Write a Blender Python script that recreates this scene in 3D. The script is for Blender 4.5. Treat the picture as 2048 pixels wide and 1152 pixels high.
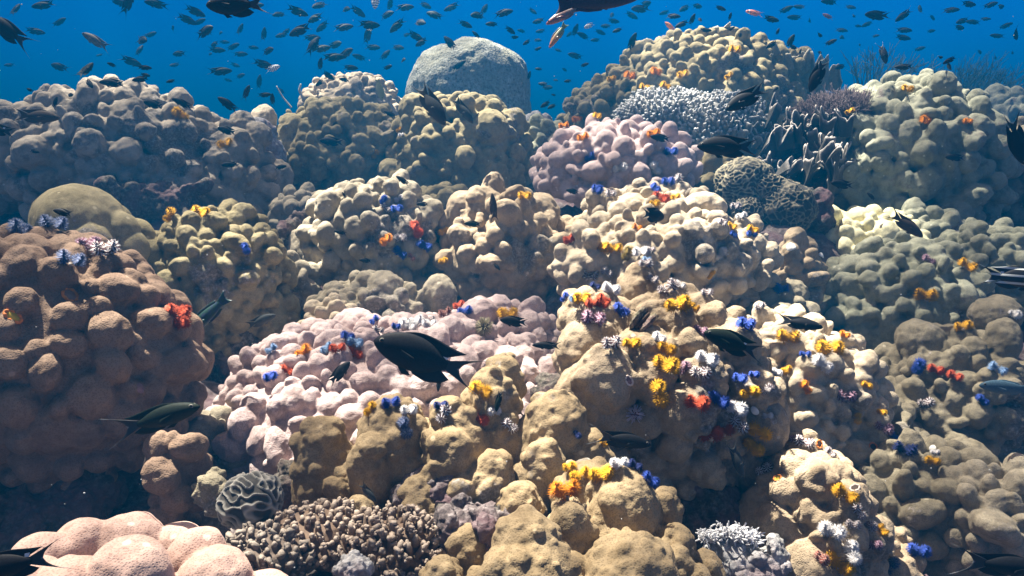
import bpy, bmesh, math, random
import numpy as np
from mathutils import Vector, Matrix
R = math.radians
rng = np.random.default_rng(11)
random.seed(7)
for o in list(bpy.data.objects):
    bpy.data.objects.remove(o)
SC = bpy.context.scene
COL = SC.collection

# ---------------------------------------------------------------- camera, sky, sun, exposure
F = 1462.0                      # focal length in pixels of the 2048 px wide photograph
PITCH = R(12.0)                 # looking slightly down
CAMZ = 1.2
cam_d = bpy.data.cameras.new('camera')
cam_d.sensor_width = 36.0
cam_d.lens = 36.0 * F / 2048.0
cam_d.clip_start = 0.02
cam_d.clip_end = 400
cam = bpy.data.objects.new('camera', cam_d)
cam.location = (0, 0, CAMZ)
cam.rotation_euler = (R(90) - PITCH, 0, 0)
COL.objects.link(cam)
SC.camera = cam

SUN_DIR = np.array((-0.30, 0.28, 0.91)); SUN_DIR /= np.linalg.norm(SUN_DIR)   # towards the sun
world = bpy.data.worlds.new('World')
SC.world = world
world.use_nodes = True
wn = world.node_tree.nodes; wl = world.node_tree.links
bg = wn['Background']
sky = wn.new('ShaderNodeTexSky')
sky.sky_type = 'NISHITA'
sky.sun_disc = False
sky.sun_elevation = math.asin(SUN_DIR[2])
sky.sun_rotation = math.atan2(SUN_DIR[0], SUN_DIR[1])
# overhead the daylight that comes down through the surface, towards the horizon and below only blue water
wtc = wn.new('ShaderNodeTexCoord'); wsep = wn.new('ShaderNodeSeparateXYZ'); wl.new(wtc.outputs['Generated'], wsep.inputs[0])
wr = wn.new('ShaderNodeValToRGB'); wr.color_ramp.elements[0].position = 0.30; wr.color_ramp.elements[0].color = (0, 0, 0, 1)
wr.color_ramp.elements[1].position = 0.75; wr.color_ramp.elements[1].color = (1, 1, 1, 1); wl.new(wsep.outputs[2], wr.inputs[0])
wb = wn.new('ShaderNodeValToRGB'); wb.color_ramp.elements[0].position = 0.0; wb.color_ramp.elements[1].position = 1.0
wmap = wn.new('ShaderNodeMapRange'); wmap.inputs[1].default_value = -0.4; wmap.inputs[2].default_value = 0.3; wl.new(wsep.outputs[2], wmap.inputs[0]); wl.new(wmap.outputs[0], wb.inputs[0])
wb.color_ramp.elements[0].color = (0.0, 0.22, 0.6, 1); wb.color_ramp.elements[1].color = (0.0, 1.4, 6.6, 1)
we = wb.color_ramp.elements.new(0.62); we.color = (0.03, 2.25, 7.9, 1)
wg = wn.new('ShaderNodeMapRange'); wg.inputs[1].default_value = -0.6; wg.inputs[2].default_value = 0.6; wg.inputs[3].default_value = 0.82; wg.inputs[4].default_value = 1.22; wl.new(wsep.outputs[0], wg.inputs[0])
wm = wn.new('ShaderNodeMix'); wm.data_type = 'RGBA'; wm.blend_type = 'MULTIPLY'; wm.inputs[0].default_value = 1.0; wl.new(wb.outputs[0], wm.inputs[6]); wl.new(wg.outputs[0], wm.inputs[7])
wx = wn.new('ShaderNodeMix'); wx.data_type = 'RGBA'; wl.new(wr.outputs[0], wx.inputs[0]); wl.new(wm.outputs[2], wx.inputs[6])
wt = wn.new('ShaderNodeMix'); wt.data_type = 'RGBA'; wt.blend_type = 'MULTIPLY'; wt.inputs[0].default_value = 1.0
wl.new(sky.outputs[0], wt.inputs[6]); wt.inputs[7].default_value = (2.3, 1.4, 0.75, 1)
wl.new(wt.outputs[2], wx.inputs[7]); wl.new(wx.outputs[2], bg.inputs[0])
bg.inputs[1].default_value = 0.06
sun_d = bpy.data.lights.new('sun', 'SUN')
sun_d.energy = 5.0
sun_d.angle = R(0.5)
sun_d.color = (1.0, 0.94, 0.82)
sun = bpy.data.objects.new('sun', sun_d)
sun.rotation_euler = Vector(SUN_DIR).to_track_quat('Z', 'Y').to_euler()
sun.location = Vector(SUN_DIR) * 20
COL.objects.link(sun)
SC.view_settings.view_transform = 'Standard'
SC.view_settings.look = 'None'
SC.view_settings.exposure = 0.8
SC.view_settings.gamma = 1.0
SC.view_settings.use_curve_mapping = False
cy = SC.cycles
cy.use_denoising = True
cy.max_bounces = 5
cy.diffuse_bounces = 2
cy.glossy_bounces = 1
cy.transmission_bounces = 2
cy.volume_bounces = 1
cy.transparent_max_bounces = 8
cy.sample_clamp_indirect = 4.0
cy.caustics_reflective = False
cy.caustics_refractive = False

# ---------------------------------------------------------------- pixel <-> space
CP, SP = math.cos(PITCH), math.sin(PITCH)
FWD = np.array((0, CP, -SP)); UPV = np.array((0, SP, CP)); RGT = np.array((1.0, 0, 0))
CAM = np.array((0, 0, CAMZ))
def P(px, py, d):
    """the point that stands at depth d (metres along the view axis) in direction of a pixel of the photograph"""
    return CAM + d * (FWD + (px - 1024) / F * RGT + (576 - py) / F * UPV)
def project(V):
    q = V - CAM
    d = np.maximum(q @ FWD, 1e-4)
    return 1024 + F * (q @ RGT) / d, 576 - F * (q @ UPV) / d, d
def nrm(v):
    v = np.asarray(v, float)
    return v / (np.linalg.norm(v, axis=-1, keepdims=True) + 1e-12)

# ---------------------------------------------------------------- noise, meshes
_T = np.random.default_rng(3).random((32, 32, 32)) * 2 - 1
def noise3(p):
    p = np.asarray(p, float)
    i = np.floor(p).astype(int); f = p - i
    f = f * f * (3 - 2 * f)
    a = i & 31; b = (i + 1) & 31
    fx, fy, fz = f[:, 0], f[:, 1], f[:, 2]
    def g(x, y, z): return _T[x, y, z]
    ax, ay, az = a.T; bx, by, bz = b.T
    c0 = (g(ax, ay, az) * (1 - fx) + g(bx, ay, az) * fx) * (1 - fy) + (g(ax, by, az) * (1 - fx) + g(bx, by, az) * fx) * fy
    c1 = (g(ax, ay, bz) * (1 - fx) + g(bx, ay, bz) * fx) * (1 - fy) + (g(ax, by, bz) * (1 - fx) + g(bx, by, bz) * fx) * fy
    return c0 * (1 - fz) + c1 * fz
def fbm(p, octaves=3):
    s = 0; a = 1.0
    for k in range(octaves):
        s = s + a * noise3(p * 2.03 ** k + 7.3 * k); a *= 0.5
    return s

def mesh_from(name, V, faces, smooth=True):
    """faces: (n,3) or (n,4) array, or a list of such arrays"""
    me = bpy.data.meshes.new(name)
    fl = faces if isinstance(faces, list) else [faces]
    fl = [np.asarray(f, np.int32) for f in fl if len(f)]
    V = np.asarray(V, np.float32)
    nl = sum(f.size for f in fl); nf = sum(len(f) for f in fl)
    me.vertices.add(len(V)); me.vertices.foreach_set('co', V.ravel())
    me.loops.add(nl); me.loops.foreach_set('vertex_index', np.concatenate([f.ravel() for f in fl]))
    starts, k = [], 0
    for f in fl:
        n = f.shape[1]
        starts.append(np.arange(len(f)) * n + k); k += f.size
    me.polygons.add(nf); me.polygons.foreach_set('loop_start', np.concatenate(starts).astype(np.int32))
    me.update(calc_edges=True); me.validate()
    if smooth:
        me.polygons.foreach_set('use_smooth', np.ones(len(me.polygons), bool))
    return me
def link(name, me, mat=None, parent=None, loc=None):
    o = bpy.data.objects.new(name, me)
    COL.objects.link(o)
    if mat is not None:
        for m in (mat if isinstance(mat, (list, tuple)) else [mat]):
            me.materials.append(m)
    if loc is not None: o.location = [float(x) for x in loc]
    if parent is not None: o.parent = parent
    return o
def tag(o, label=None, cat=None, group=None, kind=None):
    if label: o['label'] = label
    if cat: o['category'] = cat
    if group: o['group'] = group
    if kind: o['kind'] = kind
    return o
def coords(me):
    a = np.empty(len(me.vertices) * 3, np.float32); me.vertices.foreach_get('co', a); return a.reshape(-1, 3).astype(float)
def normals(me):
    a = np.empty(len(me.vertices) * 3, np.float32); me.vertex_normals.foreach_get('vector', a); return a.reshape(-1, 3).astype(float)

_ico = {}
def ico(n):
    if n not in _ico:
        bm = bmesh.new(); bmesh.ops.create_icosphere(bm, subdivisions=n, radius=1.0)
        V = np.array([v.co[:] for v in bm.verts]); Fc = np.array([[v.index for v in f.verts] for f in bm.faces])
        bm.free(); _ico[n] = (V, Fc)
    return _ico[n]
class MB:
    """collects pieces, builds one mesh"""
    def __init__(s): s.V = []; s.F3 = []; s.F4 = []; s.n = 0; s.A = []
    def add(s, V, F, a=0.0):
        F = np.asarray(F, int) + s.n
        (s.F3 if F.shape[1] == 3 else s.F4).append(F)
        s.V.append(np.asarray(V, float)); s.n += len(V)
        s.A.append(np.broadcast_to(np.asarray(a, float), (len(V),)))
    def ell(s, c, r, axis=(0, 0, 1), spin=0.0, sub=2):
        V, Fc = ico(sub)
        s.add((V * np.asarray(r)) @ frame(axis, spin).T + np.asarray(c), Fc)
    def tube(s, pts, rad, n=6, cap=True, a=0.0):
        pts = np.asarray(pts, float); m = len(pts); rad = np.broadcast_to(np.asarray(rad, float), (m,))
        t = nrm(np.gradient(pts, axis=0)); B = frame(t[0], 0.0); x = B[:, 0]
        th = np.arange(n) / n * 2 * math.pi; V = []
        for i in range(m):
            x = nrm(x - t[i] * (x @ t[i])); y = np.cross(t[i], x)
            V.append(pts[i] + rad[i] * (np.cos(th)[:, None] * x + np.sin(th)[:, None] * y))
        V = np.concatenate(V); Fq = []
        for i in range(m - 1):
            for k in range(n):
                Fq.append((i * n + k, i * n + (k + 1) % n, (i + 1) * n + (k + 1) % n, (i + 1) * n + k))
        aa = np.repeat(np.broadcast_to(np.asarray(a, float), (m,)), n)
        s.add(V, Fq, aa)
        if cap:
            e = s.n - n
            s.V.append((pts[-1] + t[-1] * rad[-1] * 0.6)[None]); s.A.append(aa[-1:]); s.n += 1
            s.F3.append(np.array([(e + k, e + (k + 1) % n, s.n - 1) for k in range(n)]))
    def mesh(s, name, smooth=True, attr=None):
        V = np.concatenate(s.V); fl = []
        if s.F3: fl.append(np.concatenate(s.F3))
        if s.F4: fl.append(np.concatenate(s.F4))
        me = mesh_from(name, V, fl, smooth)
        if attr:
            at = me.attributes.new(attr, 'FLOAT', 'POINT'); at.data.foreach_set('value', np.concatenate(s.A).astype(np.float32))
        return me
def frame(axis, spin=0.0):
    z = nrm(axis); h = np.array((0, 1.0, 0)) if abs(z[1]) < 0.8 else np.array((1.0, 0, 0))
    x = nrm(np.cross(h, z)); y = np.cross(z, x)
    c, s_ = math.cos(spin), math.sin(spin)
    return np.stack((x * c + y * s_, y * c - x * s_, z), axis=1)
def smooth_mesh(me, it, lam=0.5):
    n = len(me.vertices); E = np.empty(len(me.edges) * 2, np.int32); me.edges.foreach_get('vertices', E); E = E.reshape(-1, 2)
    V = coords(me); a, b = E.T
    deg = np.bincount(a, minlength=n) + np.bincount(b, minlength=n)
    for _ in range(it):
        s = np.stack([np.bincount(a, V[b, k], n) + np.bincount(b, V[a, k], n) for k in range(3)], 1)
        V = V + lam * (s / np.maximum(deg, 1)[:, None] - V)
    me.vertices.foreach_set('co', V.astype(np.float32).ravel()); me.update()
def fuse(me, voxel):
    """melts overlapping pieces into one skin"""
    o = bpy.data.objects.new('melt', me); COL.objects.link(o)
    m = o.modifiers.new('r', 'REMESH'); m.mode = 'VOXEL'; m.voxel_size = voxel; m.use_smooth_shade = True
    dg = bpy.context.evaluated_depsgraph_get(); dg.update()
    out = bpy.data.meshes.new_from_object(o.evaluated_get(dg))
    bpy.data.objects.remove(o); bpy.data.meshes.remove(me)
    out.polygons.foreach_set('use_smooth', np.ones(len(out.polygons), bool))
    return out

# ---------------------------------------------------------------- materials
class Nodes:
    def __init__(s, name):
        s.m = bpy.data.materials.new(name); s.m.use_nodes = True
        s.t = s.m.node_tree; s.b = s.t.nodes['Principled BSDF']; s.out = s.t.nodes['Material Output']
    def n(s, typ, **kw):
        nd = s.t.nodes.new(typ)
        for k, v in kw.items():
            if k in nd.inputs.keys(): nd.inputs[k].default_value = v
            else: setattr(nd, k, v)
        return nd
    def l(s, a, b): s.t.links.new(a, b)
    def mix(s, fac, a, b, mode='MIX'):
        nd = s.t.nodes.new('ShaderNodeMix'); nd.data_type = 'RGBA'; nd.blend_type = mode
        for sock, v in ((nd.inputs[0], fac), (nd.inputs[6], a), (nd.inputs[7], b)):
            if isinstance(v, bpy.types.NodeSocket): s.l(v, sock)
            elif isinstance(v, (int, float)): sock.default_value = v
            else: sock.default_value = (*v, 1) if len(v) == 3 else v
        return nd.outputs[2]
    def ramp(s, fac, stops):
        nd = s.t.nodes.new('ShaderNodeValToRGB'); e = nd.color_ramp.elements
        while len(e) < len(stops): e.new(0.5)
        for k, (p, c) in enumerate(stops):
            e[k].position = p; e[k].color = (c, c, c, 1) if isinstance(c, (int, float)) else (*c, 1)
        s.l(fac, nd.inputs[0]); return nd.outputs[0]
_mats = {}
def coral_mat(key, c1, c2, polyp=0.0019, dead=0.0, bump=0.5, sheen=0.25):
    """living coral skin: two tints in blotches, tiny polyp pits, some bare encrusted patches"""
    if key in _mats: return _mats[key]
    N = Nodes(key); c1 = np.array(c1) * 0.80; c2 = np.array(c2) * 0.86
    tc = N.n('ShaderNodeTexCoord'); co = tc.outputs['Object']
    big = N.n('ShaderNodeTexNoise', Scale=9.0, Detail=4.0, Roughness=0.6); N.l(co, big.inputs['Vector'])
    col = N.mix(N.ramp(big.outputs[0], [(0.38, 0.0), (0.62, 1.0)]), tuple(c1), tuple(c2))
    mid = N.n('ShaderNodeTexNoise', Scale=55.0, Detail=5.0, Roughness=0.7); N.l(co, mid.inputs['Vector'])
    col = N.mix(N.ramp(mid.outputs[0], [(0.35, 0.0), (0.7, 0.55)]), col, tuple(np.clip(c2 * 1.25 + 0.02, 0, 1)))
    vor = N.n('ShaderNodeTexVoronoi', Scale=1.0 / polyp); N.l(co, vor.inputs['Vector'])
    pit = N.ramp(vor.outputs['Distance'], [(0.1, 0.0), (0.55, 1.0)])
    col = N.mix(N.mix(0.35, pit, (1, 1, 1)), tuple(c1 * 0.72), col)
    film = N.n('ShaderNodeTexNoise', Scale=22.0, Detail=6.0, Roughness=0.7); N.l(co, film.inputs['Vector'])
    col = N.mix(N.ramp(film.outputs[0], [(0.52, 0.0), (0.66, 0.7)]), col, tuple(c1 * (0.55, 0.52, 0.5)))
    scar = N.n('ShaderNodeTexVoronoi', Scale=26.0, Randomness=1.0); N.l(co, scar.inputs['Vector'])
    col = N.mix(N.ramp(scar.outputs['Distance'], [(0.06, 0.75), (0.10, 0.0)]), col, tuple(np.clip(c2 * 1.5 + 0.06, 0, 0.8)))
    if dead > 0:
        dn = N.n('ShaderNodeTexNoise', Scale=5.0, Detail=6.0, Roughness=0.65); N.l(co, dn.inputs['Vector'])
        fine = N.n('ShaderNodeTexNoise', Scale=160.0, Detail=4.0, Roughness=0.8); N.l(co, fine.inputs['Vector'])
        crust = N.ramp(fine.outputs[0], [(0.3, (0.05, 0.045, 0.035)), (0.5, (0.16, 0.14, 0.115)), (0.62, (0.29, 0.255, 0.225)), (0.75, (0.46, 0.43, 0.39))])
        col = N.mix(N.ramp(dn.outputs[0], [(0.66 - dead, 0.0), (0.69 - dead, 1.0)]), col, crust)
    N.l(col, N.b.inputs['Base Color'])
    bp = N.n('ShaderNodeBump', Strength=bump, Distance=0.0012); N.l(pit, bp.inputs['Height'])
    bp2 = N.n('ShaderNodeBump', Strength=0.16, Distance=0.006); N.l(mid.outputs[0], bp2.inputs['Height']); N.l(bp.outputs[0], bp2.inputs['Normal'])
    N.l(bp2.outputs[0], N.b.inputs['Normal'])
    N.b.inputs['Roughness'].default_value = 0.85
    N.b.inputs['Specular IOR Level'].default_value = 0.15
    N.b.inputs['Sheen Weight'].default_value = sheen
    N.b.inputs['Sheen Roughness'].default_value = 0.6
    N.b.inputs['Sheen Tint'].default_value = (*np.clip(c2 * 1.5, 0, 1), 1)
    _mats[key] = N.m
    return N.m
def crust_mat(key, lo, mid_, hi, scale=90.0, bump=0.8):
    """dead reef rock overgrown with turf and coralline crusts"""
    if key in _mats: return _mats[key]
    N = Nodes(key); tc = N.n('ShaderNodeTexCoord'); co = tc.outputs['Object']
    f = N.n('ShaderNodeTexNoise', Scale=scale, Detail=6.0, Roughness=0.75); N.l(co, f.inputs['Vector'])
    g = N.n('ShaderNodeTexNoise', Scale=scale * 0.14, Detail=4.0, Roughness=0.6); N.l(co, g.inputs['Vector'])
    col = N.ramp(f.outputs[0], [(0.33, lo), (0.5, mid_), (0.68, hi)])
    col = N.mix(N.ramp(g.outputs[0], [(0.45, 0.0), (0.6, 0.6)]), col, (0.16, 0.085, 0.10))
    col = N.mix(N.ramp(g.outputs[0], [(0.3, 0.5), (0.42, 0.0)]), col, (0.12, 0.13, 0.07))
    N.l(col, N.b.inputs['Base Color'])
    bp = N.n('ShaderNodeBump', Strength=bump, Distance=0.008); N.l(f.outputs[0], bp.inputs['Height']); N.l(bp.outputs[0], N.b.inputs['Normal'])
    N.b.inputs['Roughness'].default_value = 0.9; N.b.inputs['Specular IOR Level'].default_value = 0.2
    _mats[key] = N.m
    return N.m
def flat_mat(key, col, var=0.25, scale=60.0, rough=0.7, spec=0.25, col2=None):
    if key in _mats: return _mats[key]
    N = Nodes(key); tc = N.n('ShaderNodeTexCoord')
    f = N.n('ShaderNodeTexNoise', Scale=scale, Detail=3.0); N.l(tc.outputs['Object'], f.inputs['Vector'])
    c = np.array(col)
    N.l(N.mix(N.ramp(f.outputs[0], [(0.35, 0.0), (0.65, 1.0)]), tuple(c * (1 - var)), tuple(np.clip(c * (1 + var), 0, 1)) if col2 is None else col2), N.b.inputs['Base Color'])
    N.b.inputs['Roughness'].default_value = rough; N.b.inputs['Specular IOR Level'].default_value = spec
    _mats[key] = N.m
    return N.m
# ---------------------------------------------------------------- coral colonies
HOSTS = []        # (object, short phrase) for everything other things can sit on
GROUND = []       # control points of the seabed: x, y, z
def poisson(pts, spacing, maxn=2500):
    """greedy thinning of candidate points"""
    keep = np.empty((maxn, 3)); sp = []; n = 0; idx = []
    spacing = np.broadcast_to(spacing, (len(pts),))
    kr = np.empty(maxn)
    for i in range(len(pts)):
        if n:
            d2 = ((keep[:n] - pts[i]) ** 2).sum(1)
            if (d2 < ((kr[:n] + spacing[i]) * 0.5) ** 2).any(): continue
        keep[n] = pts[i]; kr[n] = spacing[i]; idx.append(i); n += 1
        if n >= maxn: break
    return np.array(idx, int)
def on_ellipsoid(rad, n):
    u = nrm(rng.normal(size=(n * 2, 3)))
    w = np.linalg.norm(u / rad, axis=1); w /= w.max()
    u = u[rng.random(len(u)) < w]
    N = nrm(u / rad)
    return u * rad, N
def colony(name, label, cat, host, px, py, d, rx, ry, mat, layers, by=0.9, tilt=0.0, vox=2.6, smooth=2, extra=(), zmin=-0.55,
           ripple=0.25, sink=0.5, tall=1.0, blobs=(), group=None, back=0.75):
    """A massive coral: an ellipsoid core (rx, ry in photo pixels at depth d) carrying layers of lobes.
    layer = (radius px, spacing factor, elongation, rise, upward lean, size jitter). extra = hand-set lobes (px, py, dd, rx, ry)."""
    u = d / F
    shr = sum(l[0] * (1 + l[3]) for l in layers if l is not sparse) * 0.5; rx = max(rx - shr, rx * 0.5); ry = max(ry - shr, ry * 0.5)
    blobs = [(p, q, dd, max(x - shr, x * 0.5), max(y - shr, y * 0.5)) for p, q, dd, x, y in blobs]
    rad = np.array((rx * u, rx * u * by, ry * u))
    c0 = P(px, py, d)
    mb = MB()
    cores = [(np.zeros(3), rad)] + [(P(bx, byy, d + bd) - c0, np.array((brx * u, brx * u * by, bry * u))) for bx, byy, bd, brx, bry in blobs]
    Rt = frame((math.sin(tilt), 0, math.cos(tilt)))
    Rt = np.array(Matrix.Rotation(tilt, 3, 'Y'))
    S, Nn = [], []
    for c, r in cores:
        mb.add((ico(4)[0] * r) @ Rt.T + c, ico(4)[1])
        p, n = on_ellipsoid(r, 6000 // len(cores) + 800)
        S.append(p @ Rt.T + c); Nn.append(n @ Rt.T)
    S = np.concatenate(S); Nn = np.concatenate(Nn)
    for ci, (c, r) in enumerate(cores):          # drop points buried in another core
        if len(cores) > 1:
            q = ((S - c) @ Rt) / (r * 0.985); keep = (q ** 2).sum(1) > 1.0 if True else None
            S, Nn = S[keep | ((q ** 2).sum(1) > 0.97)], Nn[keep | ((q ** 2).sum(1) > 0.97)]
    ok = (Nn[:, 2] > zmin) & (Nn[:, 1] < back)
    S, Nn = S[ok], Nn[ok]
    prev = None
    for k, (lr, spc, elo, rise, lean, jit) in enumerate(layers):
        perm = rng.permutation(len(S)); Sp, Np_ = S[perm], Nn[perm]
        if prev is not None:
            # seat the finer lobes on the coarser ones
            cs, rs = prev
            r3 = np.repeat(rs[:, None], 3, 1)
            if layers[k] is sparse and len(extra):
                xc = [P(ex, ey + ery * (tall - 1), d + dd) - c0 for ex, ey, dd, erx, ery in extra]; xr = [(erx * u, erx * u, ery * u * tall) for ex, ey, dd, erx, ery in extra]
                cs = np.concatenate([cs] + [np.array(xc)] * 2); r3 = np.concatenate([r3] + [np.array(xr)] * 2)
            cand = rng.integers(0, len(cs), 9000); un = nrm(rng.normal(size=(9000, 3)))
            Sp = cs[cand] + un * r3[cand] * 0.97; Np_ = un
            q2 = np.min([(((Sp - c) @ Rt / r) ** 2).sum(1) for c, r in cores], axis=0)
            g = (q2 > 1.0) & (Np_[:, 2] > zmin) & (Np_[:, 1] < back)
            Sp, Np_ = Sp[g], Np_[g]
        r = lr * u * np.exp(rng.normal(size=len(Sp)) * jit)
        idx = poisson(Sp, r * spc)
        cs, rs = [], []
        for i in idx:
            ax = nrm(Np_[i] * (1 - lean) + np.array((0, 0, 1.0)) * lean + rng.normal(size=3) * 0.13)
            e = elo * math.exp(rng.normal() * 0.15)
            c = Sp[i] + ax * r[i] * rise
            mb.ell(c, (r[i] * math.exp(rng.normal() * 0.2), r[i] * math.exp(rng.normal() * 0.2), r[i] * e), ax, rng.random() * 6, sub=3 if lr * 1.0 > 34 else 2)
            cs.append(c); rs.append(r[i])
        prev = (np.array(cs), np.array(rs)) if k + 1 < len(layers) else None
    for (ex, ey, dd, erx, ery) in extra:
        ey, ery = ey + ery * (tall - 1), ery * tall
        mb.ell(P(ex, ey, d + dd) - c0, (erx * u, erx * u, ery * u), nrm(rng.normal(size=3) * 0.15 + np.array((0, 0, 1))), 0, sub=3)
    me = fuse(mb.mesh(name), vox * u)
    smooth_mesh(me, smooth)
    V = coords(me); Nv = normals(me)
    lp = layers[-1][0] * u if layers else 30 * u
    V = V + Nv * (ripple * lp * 0.8 * fbm(V / (lp * 1.3) + rng.random(3) * 9, 3))[:, None] + (rng.random() * 0)
    me.vertices.foreach_set('co', V.astype(np.float32).ravel()); me.update()
    me.name = name
    o = link(name, me, mat, loc=c0)
    tag(o, label, cat, group)
    HOSTS.append((o, host))
    GROUND.append((c0[0], c0[1] + rad[1] * 0.15, c0[2] - rad[2] * sink))
    return o

# palettes (real colours of the living tissue)
TAN   = lambda: coral_mat('tan coral', (0.29, 0.215, 0.135), (0.42, 0.335, 0.23), dead=0.075)
TAN_F = lambda: coral_mat('tan coral near', (0.23, 0.165, 0.088), (0.35, 0.265, 0.155), polyp=0.0020, dead=0.09, bump=0.3)
BROWN = lambda: coral_mat('rosy brown coral', (0.165, 0.105, 0.07), (0.26, 0.178, 0.122), polyp=0.0019, dead=0.0)
PINK  = lambda: coral_mat('pink coral', (0.46, 0.29, 0.23), (0.58, 0.41, 0.34), polyp=0.0019, dead=0.045, bump=0.3)
LILAC = lambda: coral_mat('lilac coral', (0.43, 0.32, 0.3), (0.55, 0.44, 0.42), polyp=0.0019, dead=0.0)
OLIVE = lambda: coral_mat('olive coral', (0.22, 0.18, 0.09), (0.36, 0.305, 0.175), dead=0.075)
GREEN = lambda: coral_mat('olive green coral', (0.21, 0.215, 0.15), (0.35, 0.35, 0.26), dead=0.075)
PALE  = lambda: coral_mat('pale yellow coral', (0.66, 0.6, 0.36), (0.82, 0.77, 0.5), dead=0.0)
GREY  = lambda: coral_mat('grey tan coral', (0.27, 0.23, 0.16), (0.4, 0.35, 0.26), dead=0.10)
MAUVE = lambda: coral_mat('mauve grey coral', (0.27, 0.225, 0.165), (0.42, 0.36, 0.28), dead=0.11)
SAND  = lambda: coral_mat('cream coral', (0.40, 0.325, 0.225), (0.53, 0.445, 0.325), dead=0.075)
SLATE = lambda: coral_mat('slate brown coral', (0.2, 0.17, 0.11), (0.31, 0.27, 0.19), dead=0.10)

sparse = (17, 1.55, 0.9, -0.4, 0.2, 0.35)
big = lambda r: (r, 1.25, 1.0, -0.3, 0.2, 0.2)
fine = lambda r, e=1.15: (r * 0.88, 1.40, e, 0.34, 0.3, 0.24)
knob = lambda r, s=1.3, e=1.25, rise=0.0, lean=0.25, j=0.25: (r, s, e, rise, lean, j)
B = 'boulder_coral'; C = 'coral'
# nearest row
colony(B, 'big rosy brown boulder coral with broad smooth bumps, dark under its overhang', C, 'the rosy brown boulder', 55, 735, 0.90, 335, 270, BROWN(),
       [knob(31, 1.42, 0.95, 0.08, 0.12, 0.16)], by=0.7, vox=3.0, smooth=6, ripple=0.22, zmin=-0.75,
       blobs=[(60, 590, 0.06, 240, 125)])
colony(B, 'pink boulder coral with large smooth swellings in front of the dark overhang', C, 'the pink boulder', 230, 1330, 0.60, 330, 170, PINK(),
       [knob(60, 1.5, 1.1, 0.1, 0.3, 0.2)], by=0.6, vox=3.0, smooth=5, ripple=0.16,
       extra=[(85, 1125, 0.0, 62, 62), (165, 1090, 0.03, 70, 58), (255, 1085, 0.04, 72, 62), (262, 1165, -0.04, 74, 90), (395, 1120, 0.02, 62, 62), (350, 1085, 0.05, 50, 36), (430, 1170, -0.01, 76, 80), (520, 1200, 0.0, 64, 50), (40, 1190, -0.05, 80, 66), (150, 1180, -0.05, 70, 56)])
colony(B, 'knobby olive tan coral with tall round pillars below the large black forked fish', C, 'the pillared olive tan coral', 900, 1005, 0.86, 270, 130, TAN_F(),
       [knob(30, 1.45, 1.5, 0.45, 0.5, 0.25), sparse], by=0.55, tall=1.5, vox=2.6, smooth=2, ripple=0.22, zmin=-0.2,
       extra=[(1008, 745, 0.03, 42, 46), (985, 790, 0.0, 50, 60), (1110, 830, -0.02, 62, 50), (1080, 880, 0.0, 60, 70), (640, 885, 0.0, 52, 58), (790, 860, -0.02, 75, 68), (745, 935, -0.05, 42, 62), (905, 860, -0.03, 50, 58), (900, 910, -0.05, 48, 60), (1000, 900, 0.0, 60, 90),
              (1090, 925, -0.05, 42, 50), (1170, 895, -0.02, 48, 40), (985, 950, -0.06, 40, 50), (650, 930, 0.0, 60, 60), (700, 960, 0.0, 60, 60), (830, 925, 0.0, 50, 60)])
colony(B, 'golden tan coral with fat rounded knobs along the bottom edge of the reef', C, 'the golden tan knobbed coral', 1180, 1225, 0.68, 270, 150, TAN_F(),
       [knob(34, 1.45, 1.35, 0.4, 0.4, 0.25), sparse], by=0.6, tall=1.4, vox=2.6, smooth=3, ripple=0.2, zmin=-0.2,
       extra=[(1055, 1085, -0.05, 70, 58), (1140, 1050, 0.0, 48, 66), (1040, 1000, 0.05, 45, 45), (1240, 1010, 0.04, 80, 90), (1325, 1020, 0.05, 42, 58), (1345, 1090, 0.02, 46, 50), (1180, 970, 0.08, 80, 60), (1060, 1130, -0.06, 90, 60), (940, 1090, 0.02, 42, 46), (885, 1150, -0.02, 40, 35), (1260, 1130, -0.04, 90, 60)])
colony(B, 'broad lilac pink mound of many small round knobs behind the black forked fish', C, 'the lilac mound', 790, 830, 1.12, 350, 185, LILAC(),
       [fine(23, 1.05)], by=0.8, vox=2.2, smooth=2, ripple=0.2,
       blobs=[(1000, 690, 0.12, 135, 95), (900, 760, 0.06, 240, 130), (620, 770, -0.02, 150, 100)])
colony(B, 'tall brown tan coral with smooth swollen lobes, crowded with coloured tube worms', C, 'the tall brown tan coral', 1330, 810, 1.0, 215, 215, TAN(),
       [knob(36, 1.4, 1.2, 0.2, 0.3, 0.25), sparse], by=0.75, vox=2.5, smooth=4, ripple=0.25, zmin=-0.75,
       extra=[(1190, 640, -0.02, 70, 62), (1275, 590, 0.05, 46, 54), (1165, 700, -0.05, 50, 60), (1210, 760, -0.1, 56, 64), (1330, 665, -0.02, 56, 50), (1380, 660, 0.03, 60, 60), (1400, 720, 0.0, 70, 60), (1170, 800, -0.08, 55, 70), (1430, 900, -0.04, 55, 62), (1290, 700, -0.08, 55, 45)])
colony(B, 'small cream tan coral of tight lobes beside the slope of tube worms', C, 'the cream tan lobed coral', 1600, 800, 1.2, 165, 145, SAND(),
       [big(42), fine(20)], by=0.8, vox=2.4, smooth=4, ripple=0.25,
       blobs=[(1560, 690, 0.06, 105, 70)])
colony(B, 'sloping tan coral with folded smooth ridges in the lower corner of the reef', C, 'the folded tan ridge', 1625, 1080, 0.9, 125, 175, TAN(),
       [knob(40, 1.35, 1.0, 0.05, 0.25, 0.25), sparse], by=0.9, vox=2.6, smooth=5, ripple=0.2, tilt=-0.15,
       blobs=[(1600, 950, 0.05, 90, 70), (1720, 1130, 0.05, 120, 90)])
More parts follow.
